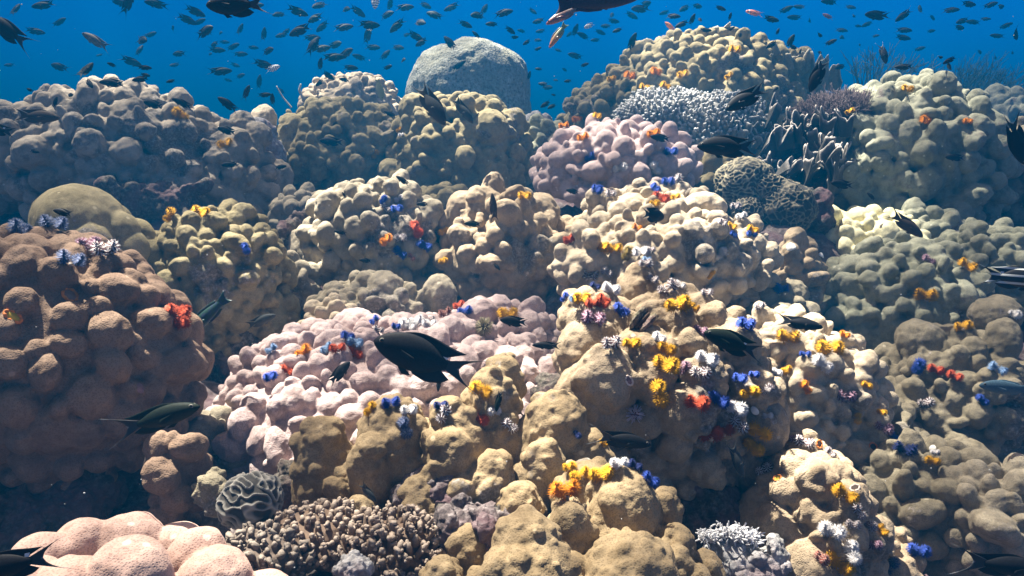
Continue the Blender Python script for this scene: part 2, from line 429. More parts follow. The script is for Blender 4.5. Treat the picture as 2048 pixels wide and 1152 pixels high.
colony(B, 'dusky brown coral with blunt bumps low on the shaded side of the reef', C, 'the dusky blunt coral', 1845, 1030, 1.08, 150, 150, SLATE(),
       [fine(31, 1.3)], by=0.8, vox=2.6, smooth=2, ripple=0.25)
colony(B, 'grey brown coral of loose finger-like knobs at the very edge of the reef', C, 'the loose fingered coral', 2010, 1060, 1.0, 130, 130, GREY(),
       [fine(30, 1.4)], by=0.8, vox=2.6, smooth=2, ripple=0.25)
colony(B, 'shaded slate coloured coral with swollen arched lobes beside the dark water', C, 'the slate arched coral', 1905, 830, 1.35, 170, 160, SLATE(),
       [big(44), fine(22)], by=0.8, vox=2.5, smooth=2, ripple=0.25,
       extra=[(1840, 680, 0, 45, 40), (1920, 690, 0, 50, 42), (1990, 630, 0.05, 50, 40)])
# second row
colony(B, 'olive gold mound of rounded lobes set with small knobs beside the rosy brown boulder', C, 'the olive gold mound', 435, 575, 1.35, 135, 155, OLIVE(),
       [big(46), fine(19)], by=0.85, vox=2.3, smooth=2, ripple=0.22, zmin=-0.8,
       blobs=[(490, 640, 0.02, 90, 120)])
colony(B, 'smooth grey olive swelling between the rosy brown boulder and the olive gold mound', C, 'the smooth grey olive swelling', 185, 500, 1.25, 125, 85, OLIVE(),
       [knob(50, 1.15, 0.9, -0.07, 0.2, 0.24)], by=0.8, vox=2.6, smooth=5, ripple=0.1)
colony(B, 'tan coral of steep bulging lobes in the middle of the reef', C, 'the steep lobed tan coral', 1010, 520, 1.62, 122, 135, TAN(),
       [big(42), fine(22)], by=0.85, vox=2.3, smooth=2, ripple=0.22,
       extra=[(930, 420, 0, 38, 42), (1010, 410, 0.03, 40, 34), (1075, 425, 0.02, 46, 40)])
colony(B, 'weathered grey tan coral dotted with blue and red worms beside the steep lobed coral', C, 'the weathered grey tan coral', 750, 490, 1.68, 138, 125, GREY(),
       [big(44), fine(22)], by=0.9, vox=2.4, smooth=2, ripple=0.25, tilt=0.1)
colony(B, 'low clump of upright grey tan knobs just above the lilac mound', C, 'the low clump of upright knobs', 740, 620, 1.42, 110, 62, GREY(),
       [big(36), fine(18)], by=0.9, vox=2.4, smooth=2, ripple=0.25,
       extra=[(770, 590, -0.03, 40, 50), (880, 590, 0, 34, 42)])
colony(B, 'small heap of cream knobs between the olive gold mound and the lilac mound', C, 'the heap of cream knobs', 660, 650, 1.3, 52, 52, SAND(),
       [fine(20, 1.3)], by=0.9, vox=2.2, smooth=2, ripple=0.25)
colony(B, 'wide cream tan coral packed with small knobs in the centre, crowded with worms', C, 'the wide cream tan coral', 1330, 520, 1.48, 175, 115, SAND(),
       [big(42), fine(19)], by=0.8, vox=2.2, smooth=2, ripple=0.22,
       blobs=[(1180, 540, -0.04, 65, 90), (1300, 430, 0.1, 140, 55), (1450, 530, 0.05, 90, 100)])
colony(B, 'lilac grey mound of smooth round knobs behind the wide cream tan coral', C, 'the lilac grey mound', 1235, 345, 2.0, 160, 92, LILAC(),
       [big(34), fine(17)], by=0.8, vox=2.2, smooth=4, ripple=0.1)
colony(B, 'grey green broad mound of shallow bumps on the shaded side of the reef', C, 'the broad grey green mound', 1800, 650, 1.62, 160, 165, GREEN(),
       [big(38), fine(19)], by=0.85, vox=2.4, smooth=5, ripple=0.22)
colony(B, 'bright pale yellow coral of tight pillow-like knobs', C, 'the pale yellow coral', 1725, 500, 1.95, 118, 75, PALE(),
       [big(32), fine(17)], by=0.8, vox=2.1, smooth=4, ripple=0.08)
colony(B, 'pale grey green coral of knobs half hidden by the striped tail at the reef edge', C, 'the pale edge coral', 1975, 560, 1.7, 110, 105, GREEN(),
       [big(34), fine(17)], by=0.9, vox=2.4, smooth=2, ripple=0.22)
colony(B, 'narrow brown coral of small knobs in the gap below the pale yellow coral', C, 'the narrow brown coral', 1590, 580, 1.6, 48, 110, TAN(),
       [fine(22, 1.3)], by=0.9, vox=2.3, smooth=2, ripple=0.25)
# back rows
colony(B, 'mauve grey knobbly mound rising against the open blue water', C, 'the mauve grey mound', 235, 335, 2.15, 235, 150, MAUVE(),
       [big(40), fine(20)], by=0.8, vox=2.2, smooth=2, ripple=0.25,
       blobs=[(50, 355, -0.05, 130, 95), (430, 370, 0.0, 120, 115)])
colony(B, 'olive mound of clustered knobs just in front of the smooth stone-like dome', C, 'the olive clustered mound', 925, 320, 2.45, 138, 125, OLIVE(),
       [big(36), fine(17)], by=0.85, vox=2.1, smooth=2, ripple=0.22)
colony(B, 'dark olive mound of tiny knobs in shade beside the olive clustered mound', C, 'the dark olive mound', 690, 325, 2.6, 160, 110, OLIVE(),
       [big(32), fine(13)], by=0.85, vox=2.0, smooth=2, ripple=0.22)
colony(B, 'pale bluish coral head of small white knobs next to the smooth dome', C, 'the pale bluish head', 705, 215, 3.3, 95, 60, SAND(),
       [big(24), fine(11)], by=0.9, vox=1.9, smooth=2, ripple=0.22)
colony(B, 'white sunlit coral top peeping out beside the mauve grey mound', C, 'the white sunlit coral top', 520, 300, 2.5, 50, 48, SAND(),
       [fine(20, 1.3)], by=0.9, vox=2.0, smooth=2, ripple=0.22)
colony(B, 'tall olive brown reef head of small knobs spotted with yellow worms', C, 'the tall olive brown head', 1385, 235, 2.85, 195, 150, OLIVE(),
       [big(34), fine(13)], by=0.8, vox=1.9, smooth=2, ripple=0.2,
       blobs=[(1425, 130, 0.0, 130, 60), (1215, 235, 0.0, 90, 60), (1540, 190, 0.05, 100, 90)])
colony(B, 'large pale olive mound of plump knobs with a sunlit cream top', C, 'the plump pale olive mound', 1820, 340, 2.25, 175, 165, GREEN(),
       [big(38), fine(20)], by=0.85, vox=2.2, smooth=2, ripple=0.22,
       blobs=[(1800, 215, 0.1, 90, 50), (1900, 400, 0.0, 95, 110)])
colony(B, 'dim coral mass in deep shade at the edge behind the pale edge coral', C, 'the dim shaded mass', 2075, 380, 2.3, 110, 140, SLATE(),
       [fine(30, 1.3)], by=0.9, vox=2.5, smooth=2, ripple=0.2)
colony(B, 'small olive knobs filling the dip below the smooth dome', C, 'the small olive knobs in the dip', 1085, 290, 2.6, 60, 45, GREEN(),
       [fine(18, 1.3)], by=0.9, vox=2.0, smooth=2, ripple=0.25)
colony(B, 'greenish coral slope fading into the blue beyond the feathery fans', C, 'the fading green slope', 2030, 250, 4.2, 110, 60, GREEN(),
       [fine(18, 1.3)], by=0.9, vox=2.2, smooth=2, ripple=0.2)

# smaller colonies in the joints between the mounds
colony(B, 'lobed brown column of coral standing in shade under the rosy brown boulder', C, 'the brown column', 352, 975, 0.82, 50, 125, BROWN(), [fine(34, 1.1)], by=0.9, vox=2.8, smooth=4, ripple=0.2)
colony(B, 'small grey knob cluster in the joint above the weathered grey tan coral', C, 'the grey joint cluster', 600, 440, 2.05, 60, 60, GREY(), [fine(20)], vox=2.3)
colony(B, 'small olive knob cluster filling the joint behind the steep lobed tan coral', C, 'the olive joint cluster', 890, 425, 2.05, 70, 50, OLIVE(), [fine(19)], vox=2.2)
colony(B, 'small tan knob cluster tucked between the olive gold mound and the weathered coral', C, 'the tucked tan cluster', 585, 585, 1.55, 55, 75, GREY(), [fine(22)], vox=2.3)
colony(B, 'low brown knob cluster between the steep lobed coral and the wide cream one', C, 'the low brown cluster', 1135, 520, 1.7, 50, 90, TAN(), [fine(22)], vox=2.3)
colony(B, 'dull brown knob cluster in the gully beside the cream tan lobed coral', C, 'the gully knob cluster', 1560, 640, 1.5, 60, 60, SLATE(), [fine(22)], vox=2.4)
colony(B, 'slate knob cluster bridging the slate arched and dusky blunt corals', C, 'the bridging slate cluster', 1755, 870, 1.25, 70, 80, SLATE(), [fine(26)], vox=2.5)
colony(B, 'grey lilac knob cluster at the foot of the lilac mound by the brown column', C, 'the foot cluster', 440, 905, 1.0, 55, 80, GREY(), [fine(26)], vox=2.5)
colony(B, 'small olive knob cluster in the saddle under the bleached white bank', C, 'the saddle cluster', 1420, 360, 2.15, 70, 40, OLIVE(), [fine(18)], vox=2.2)
colony(B, 'grey green knob cluster in the joint below the plump pale olive mound', C, 'the grey green joint cluster', 1850, 470, 2.0, 80, 50, GREEN(), [fine(20)], vox=2.3)
# ---------------------------------------------------------------- the smooth dome
def lathe(prof, n):
    prof = np.asarray(prof, float); th = np.arange(n) / n * 2 * math.pi
    V = np.stack([prof[:, None, 0] * np.cos(th), prof[:, None, 0] * np.sin(th), np.broadcast_to(prof[:, 1:2], (len(prof), n))], -1).reshape(-1, 3)
    i, k = np.meshgrid(np.arange(len(prof) - 1), np.arange(n), indexing='ij'); i = i.ravel(); k = k.ravel()
    return V, np.stack([i * n + k, i * n + (k + 1) % n, (i + 1) * n + (k + 1) % n, (i + 1) * n + k], 1)
def stone_mat():
    N = Nodes('speckled dome skin'); tc = N.n('ShaderNodeTexCoord'); co = tc.outputs['Object']
    a = N.n('ShaderNodeTexNoise', Scale=70.0, Detail=5.0, Roughness=0.75); N.l(co, a.inputs['Vector'])
    b = N.n('ShaderNodeTexNoise', Scale=9.0, Detail=4.0, Roughness=0.6); N.l(co, b.inputs['Vector'])
    v = N.n('ShaderNodeTexVoronoi', Scale=90.0); N.l(co, v.inputs['Vector'])
    col = N.ramp(a.outputs[0], [(0.38, (0.06, 0.065, 0.05)), (0.48, (0.24, 0.25, 0.21)), (0.6, (0.38, 0.39, 0.34)), (0.75, (0.55, 0.55, 0.50))])
    col = N.mix(N.ramp(b.outputs[0], [(0.42, 0.0), (0.6, 0.55)]), col, (0.20, 0.19, 0.12))
    N.l(col, N.b.inputs['Base Color'])
    bp = N.n('ShaderNodeBump', Strength=0.5, Distance=0.012); N.l(a.outputs[0], bp.inputs['Height'])
    bq = N.n('ShaderNodeBump', Strength=0.4, Distance=0.008); N.l(v.outputs['Distance'], bq.inputs['Height']); N.l(bp.outputs[0], bq.inputs['Normal'])
    N.l(bq.outputs[0], N.b.inputs['Normal']); N.b.inputs['Roughness'].default_value = 0.9
    return N.m
d = 3.7; u = d / F
prof = [(0.0, 95), (30, 93), (58, 87), (80, 77), (98, 62), (110, 44), (119, 22), (124, 0), (122, -30), (120, -60), (126, -90), (140, -120), (158, -160), (170, -220)]
pr = []
for i in range(len(prof) - 1):
    for t in np.linspace(0, 1, 9)[:-1]:
        pr.append(np.array(prof[i]) * (1 - t) + np.array(prof[i + 1]) * t)
pr = np.array(pr + [np.array(prof[-1])])
for _ in range(30): pr[1:-1] = (pr[:-2] + 2 * pr[1:-1] + pr[2:]) / 4
V, Fq = lathe(pr * u, 180)
ang = np.arctan2(V[:, 1], V[:, 0]); rr = np.hypot(V[:, 0], V[:, 1])
# a shallow saddle across the crown and a bulge to one side
V[:, 2] += 0.014 * np.exp(-((V[:, 0] + 0.10) / 0.05) ** 2) * -1.0 * np.clip(V[:, 2] / (0.2), 0, 1)
V[:, 0] *= 1.0 + 0.05 * np.sin(ang); V[:, 0] += np.where(V[:, 2] < 0, 0.0, 0) + np.clip(-V[:, 2] - 0.05, 0, 1) * 0.25
V *= (1 + 0.05 * fbm(V * 6 + 3, 3) + 0.014 * fbm(V * 36, 3))[:, None]
me = mesh_from('coral_dome', V[:, [0, 1, 2]], Fq[:, ::-1])
me.update()
o = link('coral_dome', me, stone_mat(), loc=P(940, 178, d))
tag(o, 'smooth pale stone-like coral dome with dark speckles and a sunlit crown', 'coral')
HOSTS.append((o, 'the smooth dome')); GROUND.append(tuple(P(936, 330, d)))

# ---------------------------------------------------------------- dead reef rock lying between the colonies
def rock(name, label, px, py, d, rx, ry, mat, host, n=14, rough=0.35, cat='rock', by=0.8, vox=3.0, seed=1, sub=0.55, ground=True):
    g = np.random.default_rng(seed); u = d / F; c0 = P(px, py, d); mb = MB()
    R3 = np.array((rx, rx * by, ry)) * u
    mb.ell((0, 0, 0), R3 * 0.8, sub=3)
    for i in range(n):
        dr = nrm(g.normal(size=3)); s = g.uniform(0.2, sub)
        mb.ell(dr * R3 * 0.75, R3 * s * g.uniform(0.6, 1.2, 3), nrm(g.normal(size=3)), 0, sub=2)
    me = fuse(mb.mesh(name), vox * u); smooth_mesh(me, 1)
    V = coords(me); Nv = normals(me); s = rx * u
    V += Nv * (rough * s * 0.35 * fbm(V / (s * 0.35) + seed, 4))[:, None] + Nv * (rough * 0.010 * np.abs(fbm(V * 130 + seed, 2)))[:, None]
    me.vertices.foreach_set('co', V.astype(np.float32).ravel()); me.update(); me.name = name
    o = link(name, me, mat, loc=c0); tag(o, label, cat)
    if host: HOSTS.append((o, host))
    if ground: GROUND.append((c0[0], c0[1] + 0.02, c0[2] - ry * u * 0.6))
    return o
CRUST = crust_mat('mauve crusted rock', (0.05, 0.04, 0.04), (0.17, 0.14, 0.135), (0.42, 0.38, 0.37))
TURF  = crust_mat('turf covered rock', (0.04, 0.035, 0.03), (0.13, 0.11, 0.09), (0.33, 0.30, 0.26), scale=120)
WHITE = crust_mat('bleached rubble', (0.16, 0.15, 0.15), (0.40, 0.39, 0.39), (0.72, 0.72, 0.72), scale=70)
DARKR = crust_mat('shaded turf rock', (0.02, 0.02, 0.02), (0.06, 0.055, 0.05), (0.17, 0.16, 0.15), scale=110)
rk = 'reef_rock'
rock(rk, 'pale grey pitted rock with a nose-like spur under the pillared olive tan coral', 855, 1005, 0.80, 75, 85, CRUST, 'the pitted grey rock', seed=2)
rock(rk, 'purplish crusted ledge of rubble above the branching coral thicket', 745, 1010, 0.86, 120, 55, CRUST, 'the purplish rubble ledge', seed=3)
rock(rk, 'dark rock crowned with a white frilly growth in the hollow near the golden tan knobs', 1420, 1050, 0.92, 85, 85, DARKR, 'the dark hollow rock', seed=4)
rock(rk, 'blotchy rock with tufts of brown weed tucked behind the pillared coral', 1115, 785, 0.98, 52, 42, TURF, 'the weedy rock', seed=5)
rock(rk, 'grey turf rock between the brain coral and the pillared olive tan coral', 590, 985, 0.90, 50, 75, TURF, 'the grey turf rock', seed=6)
rock(rk, 'crumbly purple rock wedged between the folded tan ridge and the tall brown tan coral', 1560, 980, 0.93, 45, 95, CRUST, 'the crumbly purple rock', seed=7)
rock(rk, 'pale speckled rock at the bottom edge beside the dark hollow rock', 1500, 1130, 0.82, 85, 45, WHITE, 'the pale speckled rock', seed=8)
rock(rk, 'gritty rubble pile in the gap beside the weathered grey tan coral', 600, 530, 1.75, 48, 130, TURF, 'the gritty rubble pile', seed=9)
rock(rk, 'green tinged knobbly rubble at the foot of the mauve grey mound', 300, 400, 1.95, 130, 50, TURF, 'the green tinged rubble', seed=10, n=30, sub=0.35)
rock(rk, 'sunlit white rubble heap streaming down beside the mauve grey mound', 510, 320, 2.3, 65, 85, WHITE, 'the white rubble heap', seed=11, n=24, sub=0.4)
rock(rk, 'dark rubble slope in the gully beside the lilac mound', 470, 760, 1.35, 95, 95, TURF, 'the dark gully rubble', seed=12)
rock(rk, 'little brown lump beside the brain coral', 425, 985, 0.80, 42, 50, SLATE(), 'the little brown lump', seed=14, n=6, rough=0.2)
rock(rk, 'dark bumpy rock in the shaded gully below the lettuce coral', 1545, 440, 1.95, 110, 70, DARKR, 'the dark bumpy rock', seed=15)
rock(rk, 'crusted brown rock below the fingertips of the pillared coral at the bottom edge', 950, 1050, 0.72, 85, 50, CRUST, 'the crusted brown rock', seed=16)
rock(rk, 'speckled cream rock poking through the branching coral at the bottom edge', 705, 1140, 0.66, 38, 34, WHITE, 'the speckled cream rock', seed=17)
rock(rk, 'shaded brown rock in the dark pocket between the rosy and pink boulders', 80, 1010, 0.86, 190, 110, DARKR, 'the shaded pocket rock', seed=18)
rock(rk, 'grey rock in the dip between the smooth dome and the lilac grey mound', 1075, 255, 2.75, 40, 35, WHITE, 'the grey dip rock', seed=19)

# frilly white growth on the dark rock
mb = MB(); g = np.random.default_rng(5)
for i in range(420):
    a = g.normal() * 0.5; t = g.uniform(-1, 1)
    b0 = np.array((t * 0.032, -0.012 + g.normal() * 0.006, 0.006 * (1 - t * t) + g.normal() * 0.002))
    dr = nrm((g.normal() * 0.5 + t * 0.4, -0.6 + g.normal() * 0.4, 0.7 + g.normal() * 0.5)); L = g.uniform(0.005, 0.011)
    mb.tube([b0, b0 + dr * L * 0.6, b0 + dr * L + (0, 0, -0.001)], [0.0011, 0.0009, 0.0005], 5)
o = link('frilly_growth', mb.mesh('frilly_growth'), flat_mat('frill white', (0.66, 0.66, 0.68), 0.15), loc=P(1452, 1065, 0.83))
tag(o, 'white frilly shelf of tufts fringing the dark hollow rock', 'growth')

# ---------------------------------------------------------------- branching coral thickets
def tip_mat(key, base, tip):
    N = Nodes(key); at = N.n('ShaderNodeAttribute', attribute_name='tip'); tc = N.n('ShaderNodeTexCoord')
    f = N.n('ShaderNodeTexNoise', Scale=140.0, Detail=4.0, Roughness=0.7); N.l(tc.outputs['Object'], f.inputs['Vector'])
    c = N.mix(at.outputs['Fac'], base, tip)
    c = N.mix(N.ramp(f.outputs[0], [(0.4, 0.0), (0.65, 0.6)]), c, tuple(np.array(base) * 0.5))
    N.l(c, N.b.inputs['Base Color']); N.b.inputs['Roughness'].default_value = 0.8
    bp = N.n('ShaderNodeBump', Strength=0.6, Distance=0.002); N.l(f.outputs[0], bp.inputs['Height']); N.l(bp.outputs[0], N.b.inputs['Normal'])
    return N.m
def thicket(label, px, py, d, rx, ry, host, mat, n=240, L=(0.012, 0.022), rad=0.0028, seed=1, by=0.8, group=None, name='branching_coral', nub=5, zmin=-0.25):
    g = np.random.default_rng(seed); u = d / F; R3 = np.array((rx, rx * by, ry)) * u; c0 = P(px, py, d); mb = MB()
    W4 = ico(5)[0] * R3 * 0.94; mb.add(W4 * (1 + 0.14 * fbm(W4 / 0.94 / (rx * u * 0.28) + seed, 3))[:, None], ico(5)[1])
    U = nrm(g.normal(size=(n * 6, 3))); U = U[(U[:, 2] > zmin) & (U[:, 1] < 0.7)]
    S = U * R3; S = S * (1 + 0.14 * fbm(S / (rx * u * 0.28) + seed, 3))[:, None]; idx = poisson(S, rad * 2.55, n)
    for i in idx:
        nn = nrm(U[i] / R3); dr = nrm(nn * 0.7 + (0, 0, 0.55) + g.normal(size=3) * 0.22); l = g.uniform(*L); r = rad * g.uniform(0.75, 1.25)
        p0 = S[i] - nn * 0.004; bend = g.normal(size=3) * 0.0015
        pts = [p0, p0 + dr * l * 0.5 + bend, p0 + dr * l * 0.85 + bend * 1.5, p0 + dr * l]
        mb.tube(pts, [r * 1.15, r, r * 0.9, r * 0.62], 7, True, [0, 0.1, 0.5, 1.0])
        for k in range(nub):
            t = g.uniform(0.35, 0.9); q = p0 + dr * l * t; e = nrm(np.cross(dr, g.normal(size=3)) + dr * 0.7); ll = l * g.uniform(0.25, 0.45)
            mb.tube([q, q + e * ll * 0.6, q + e * ll], [r * 0.7, r * 0.62, r * 0.42], 5, True, [0.1, 0.5, 1.0])
    me = mb.mesh(name, attr='tip'); o = link(name, me, mat, loc=c0); tag(o, label, 'coral', group)
    HOSTS.append((o, host)); GROUND.append((c0[0], c0[1] + 0.03, c0[2] - ry * u * 0.7)); return o
BR = tip_mat('branching coral skin', (0.15, 0.095, 0.06), (0.44, 0.36, 0.29))
thicket('brown branching coral cushion with pale rounded tips next to the brain coral', 640, 1075, 0.74, 110, 55, 'the branching cushion', BR, n=900, L=(0.006, 0.011), rad=0.0032, seed=3, nub=4)
thicket('straggling brown branching coral with whitish forked tips above the bottom edge', 790, 1110, 0.72, 110, 70, 'the straggling branching coral', BR, n=620, L=(0.009, 0.018), rad=0.003, seed=4)
thicket('darker branching coral patch between the pink boulder and the branching cushion', 520, 1135, 0.70, 100, 75, 'the dark branching patch', tip_mat('dark branching skin', (0.10, 0.07, 0.05), (0.27, 0.23, 0.19)), n=800, L=(0.006, 0.011), rad=0.003, seed=5, nub=4)
WB = tip_mat('bleached branching skin', (0.24, 0.235, 0.22), (0.62, 0.62, 0.60))
thicket('bleached white branching coral bank in full sun between two mounds', 1335, 235, 2.45, 100, 52, 'the bleached bank', WB, n=2200, L=(0.008, 0.02), rad=0.0045, seed=6, nub=3)
thicket('grey white branching rubble running into the shade of the large olive mound', 1440, 265, 2.35, 90, 75, 'the grey white rubble bank', WB, n=1900, L=(0.008, 0.02), rad=0.0045, seed=7, nub=3)

# ---------------------------------------------------------------- brain and honeycomb corals
def maze_mat(key, ridge, valley, scale, dist=4.0):
    N = Nodes(key); tc = N.n('ShaderNodeTexCoord')
    n = N.n('ShaderNodeTexNoise', Scale=scale, Detail=0.5, Distortion=0.6); N.l(tc.outputs['Object'], n.inputs['Vector'])
    m = N.n('ShaderNodeMath', operation='MULTIPLY'); N.l(n.outputs[0], m.inputs[0]); m.inputs[1].default_value = dist * 6.283
    s = N.n('ShaderNodeMath', operation='SINE'); N.l(m.outputs[0], s.inputs[0])
    a = N.n('ShaderNodeMath', operation='ABSOLUTE'); N.l(s.outputs[0], a.inputs[0])
    r = N.ramp(a.outputs[0], [(0.15, 0.0), (0.6, 1.0)])
    N.l(N.mix(r, valley, ridge), N.b.inputs['Base Color']); N.b.inputs['Roughness'].default_value = 0.85
    return N
def brain(label, px, py, d, rx, ry, host, ridge, valley, cells, hgt, seed, by=0.9, cat='coral', name='brain_coral', res=6, honeycomb=False):
    """dome whose winding ridges are real relief"""
    u = d / F; c0 = P(px, py, d); g = np.random.default_rng(seed)
    V, Fc = ico(res + 1); V = V.copy(); keep = V[Fc].mean(1)[:, 2] > -0.7; Fc = Fc[keep]
    Rr = np.array((rx, rx * by, ry)) * u
    q = V * cells + g.random(3) * 9
    if honeycomb:
        pts = nrm(g.normal(size=(int(26 * cells), 3))); D = np.sort(np.linalg.norm(V[:, None, :] - pts[None], axis=2), axis=1)
        e = (D[:, 1] - D[:, 0]) * cells; h = np.clip(1 - e * 2.6, 0, 1)
    else:
        kd = nrm(g.normal(size=(60, 3))) * cells * 6.3; ph = g.random(60) * 6.283
        f = np.cos(V @ kd.T + ph).sum(1) / math.sqrt(30)
        h = np.clip(1.15 - np.abs(f) * 1.7, 0, 1)
    W = V * (1 + 0.12 * fbm(V * 1.7 + seed, 2))[:, None] * Rr
    W = W + V * (h * hgt * u)[:, None]
    mb = MB(); mb.add(W, Fc, h); me = mb.mesh(name, attr='ridge')
    key = 'ridged ' + label[:20]; N = Nodes(key); at = N.n('ShaderNodeAttribute', attribute_name='ridge')
    N.l(N.mix(at.outputs['Fac'], valley, ridge), N.b.inputs['Base Color']); N.b.inputs['Roughness'].default_value = 0.85
    o = link(name, me, N.m, loc=c0); tag(o, label, cat); HOSTS.append((o, host)); GROUND.append((c0[0], c0[1] + 0.03, c0[2] - ry * u * 0.7)); return o
brain('little grey brain coral with pale winding ridges beside the brown column', 502, 1003, 0.76, 58, 54, 'the brain coral', (0.31, 0.295, 0.26), (0.03, 0.026, 0.022), 2.5, 6, 4, res=5)
brain('honeycomb coral slab with pale cell walls under the large black hovering fish', 1490, 370, 1.9, 62, 52, 'the honeycomb slab', (0.42, 0.37, 0.24), (0.045, 0.04, 0.03), 5.0, 3, 5, name='honeycomb_coral', res=5)
brain('round honeycomb coral knob lowest in the shaded gully', 1500, 425, 1.85, 34, 34, 'the honeycomb knob', (0.36, 0.31, 0.21), (0.04, 0.035, 0.03), 9, 3, 6, name='honeycomb_coral', honeycomb=True, res=5)
brain('dark ridged coral boulder below the honeycomb slab', 1570, 420, 1.85, 58, 55, 'the ridged gully boulder', (0.28, 0.24, 0.16), (0.03, 0.03, 0.025), 11, 3, 7, name='honeycomb_coral', honeycomb=True, res=5)
brain('small ridged coral head just under the honeycomb slab beside the lettuce coral', 1540, 375, 1.85, 30, 26, 'the small ridged head', (0.36, 0.31, 0.2), (0.04, 0.035, 0.03), 4, 4, 8, name='honeycomb_coral', honeycomb=True, res=5)

# ---------------------------------------------------------------- lettuce coral: upright folded plates with pale growing rims
def plate(mb, base, top_dir, length, height, wave, g, thick=0.006, run=(1, 0, 0)):
    n, m = 40, 12; run = nrm(run); up = nrm(top_dir); side = nrm(np.cross(run, up))
    s = np.linspace(0, 1, n); ph = g.random() * 6; k1 = g.uniform(1.0, 2.4); k2 = g.uniform(3, 5)
    off = wave * (np.sin(s * 6.28 * k1 + ph) + 0.45 * np.sin(s * 6.28 * k2 + ph * 2))
    hh = height * (0.55 + 0.45 * np.sin(np.clip(s, 0.02, 0.98) * math.pi) ** 0.6) * (1 + 0.22 * np.sin(s * 6.28 * k2 * 0.8 + ph) + 0.1 * np.sin(s * 40 + ph))
    rows = []
    t = np.linspace(0, 1, m)
    C_ = base + (s[:, None, None] - 0.5) * length * run + t[None, :, None] * hh[:, None, None] * up + (off[:, None] * (0.25 + 0.75 * t[None]))[..., None] * side + (0.25 * height * (t ** 2))[None, :, None] * side * g.uniform(-1, 1)
    du = np.gradient(C_, axis=0); dv = np.gradient(C_, axis=1); nn = nrm(np.cross(du, dv))
    w = thick * (1 - 0.55 * t)[None, :, None]
    A = (C_ + nn * w / 2).reshape(-1, 3); Bk = (C_ - nn * w / 2).reshape(-1, 3)
    at = np.broadcast_to(np.clip((t - 0.88) / 0.1, 0, 1)[None], (n, m)).reshape(-1)
    i, j = np.meshgrid(np.arange(n - 1), np.arange(m - 1), indexing='ij'); i = i.ravel(); j = j.ravel()
    q = np.stack([i * m + j, (i + 1) * m + j, (i + 1) * m + j + 1, i * m + j + 1], 1); N_ = n * m
    ed = []
    for a in range(n - 1): ed.append((a * m + m - 1, (a + 1) * m + m - 1, N_ + (a + 1) * m + m - 1, N_ + a * m + m - 1))
    for b in range(m - 1):
        ed.append((b, b + 1, N_ + b + 1, N_ + b)); ed.append(((n - 1) * m + b + 1, (n - 1) * m + b, N_ + (n - 1) * m + b, N_ + (n - 1) * m + b + 1))
    mb.add(np.concatenate([A, Bk]), np.concatenate([q, q[:, ::-1] + N_, np.array(ed)]), np.concatenate([at, at]))
def lettuce(label, host, plates, mat, seed, name='lettuce_coral', cat='coral'):
    g = np.random.default_rng(seed); c0 = P(*plates[0][:3]); mb = MB()
    for (px, py, d, L, H, ang, lean) in plates:
        u = d / F; run = (math.cos(ang), math.sin(ang), g.normal() * 0.15)
        plate(mb, P(px, py, d) - c0, (g.normal() * 0.15 + lean, -0.25 + g.normal() * 0.2, 1), L * u, H * u, 9 * u, g, run=run)
    o = link(name, mb.mesh(name, attr='tip'), mat, loc=c0); tag(o, label, cat); HOSTS.append((o, host)); return o
LT = tip_mat('lettuce coral skin', (0.05, 0.045, 0.035), (0.46, 0.42, 0.38))
g = np.random.default_rng(21); pl = []
for i in range(34):
    x = g.uniform(1530, 1690); y = g.uniform(270, 400); pl.append((x, y, 2.1 + (330 - y) * 0.0015 + g.uniform(-0.05, 0.1), g.uniform(70, 140), g.uniform(38, 66), g.uniform(0.5, 1.9), g.uniform(-0.2, 0.35)))
lettuce('dark lettuce coral of folded upright sheets with pale rims', 'the lettuce coral', pl, LT, 3)
pl = [(1500 + g.uniform(-40, 60), 275 + g.uniform(-25, 25), 2.25, g.uniform(40, 70), g.uniform(18, 30), g.uniform(-0.3, 0.9), 0.1) for i in range(14)]
lettuce('low grey lettuce coral frills behind the large black hovering fish', 'the low lettuce frills', pl, tip_mat('grey lettuce skin', (0.18, 0.17, 0.15), (0.55, 0.54, 0.52)), 4)
rock(rk, 'dark lump of reef rock carrying the lettuce coral', 1610, 370, 2.3, 95, 95, DARKR, 'the lettuce rock', seed=31)
TBL = tip_mat('plate coral skin', (0.26, 0.23, 0.16), (0.50, 0.46, 0.36))
pl = [(1420 + i * 26 + g.uniform(-8, 8), 120 + i * 8 + g.uniform(-10, 10), 2.75 + g.uniform(-0.05, 0.1), g.uniform(80, 130), g.uniform(42, 62), g.uniform(-0.25, 0.35), g.uniform(-0.3, 0.5)) for i in range(9)]
lettuce('pale brown plate coral crowning the tall olive brown head', 'the plate coral', pl, TBL, 6, name='plate_coral')

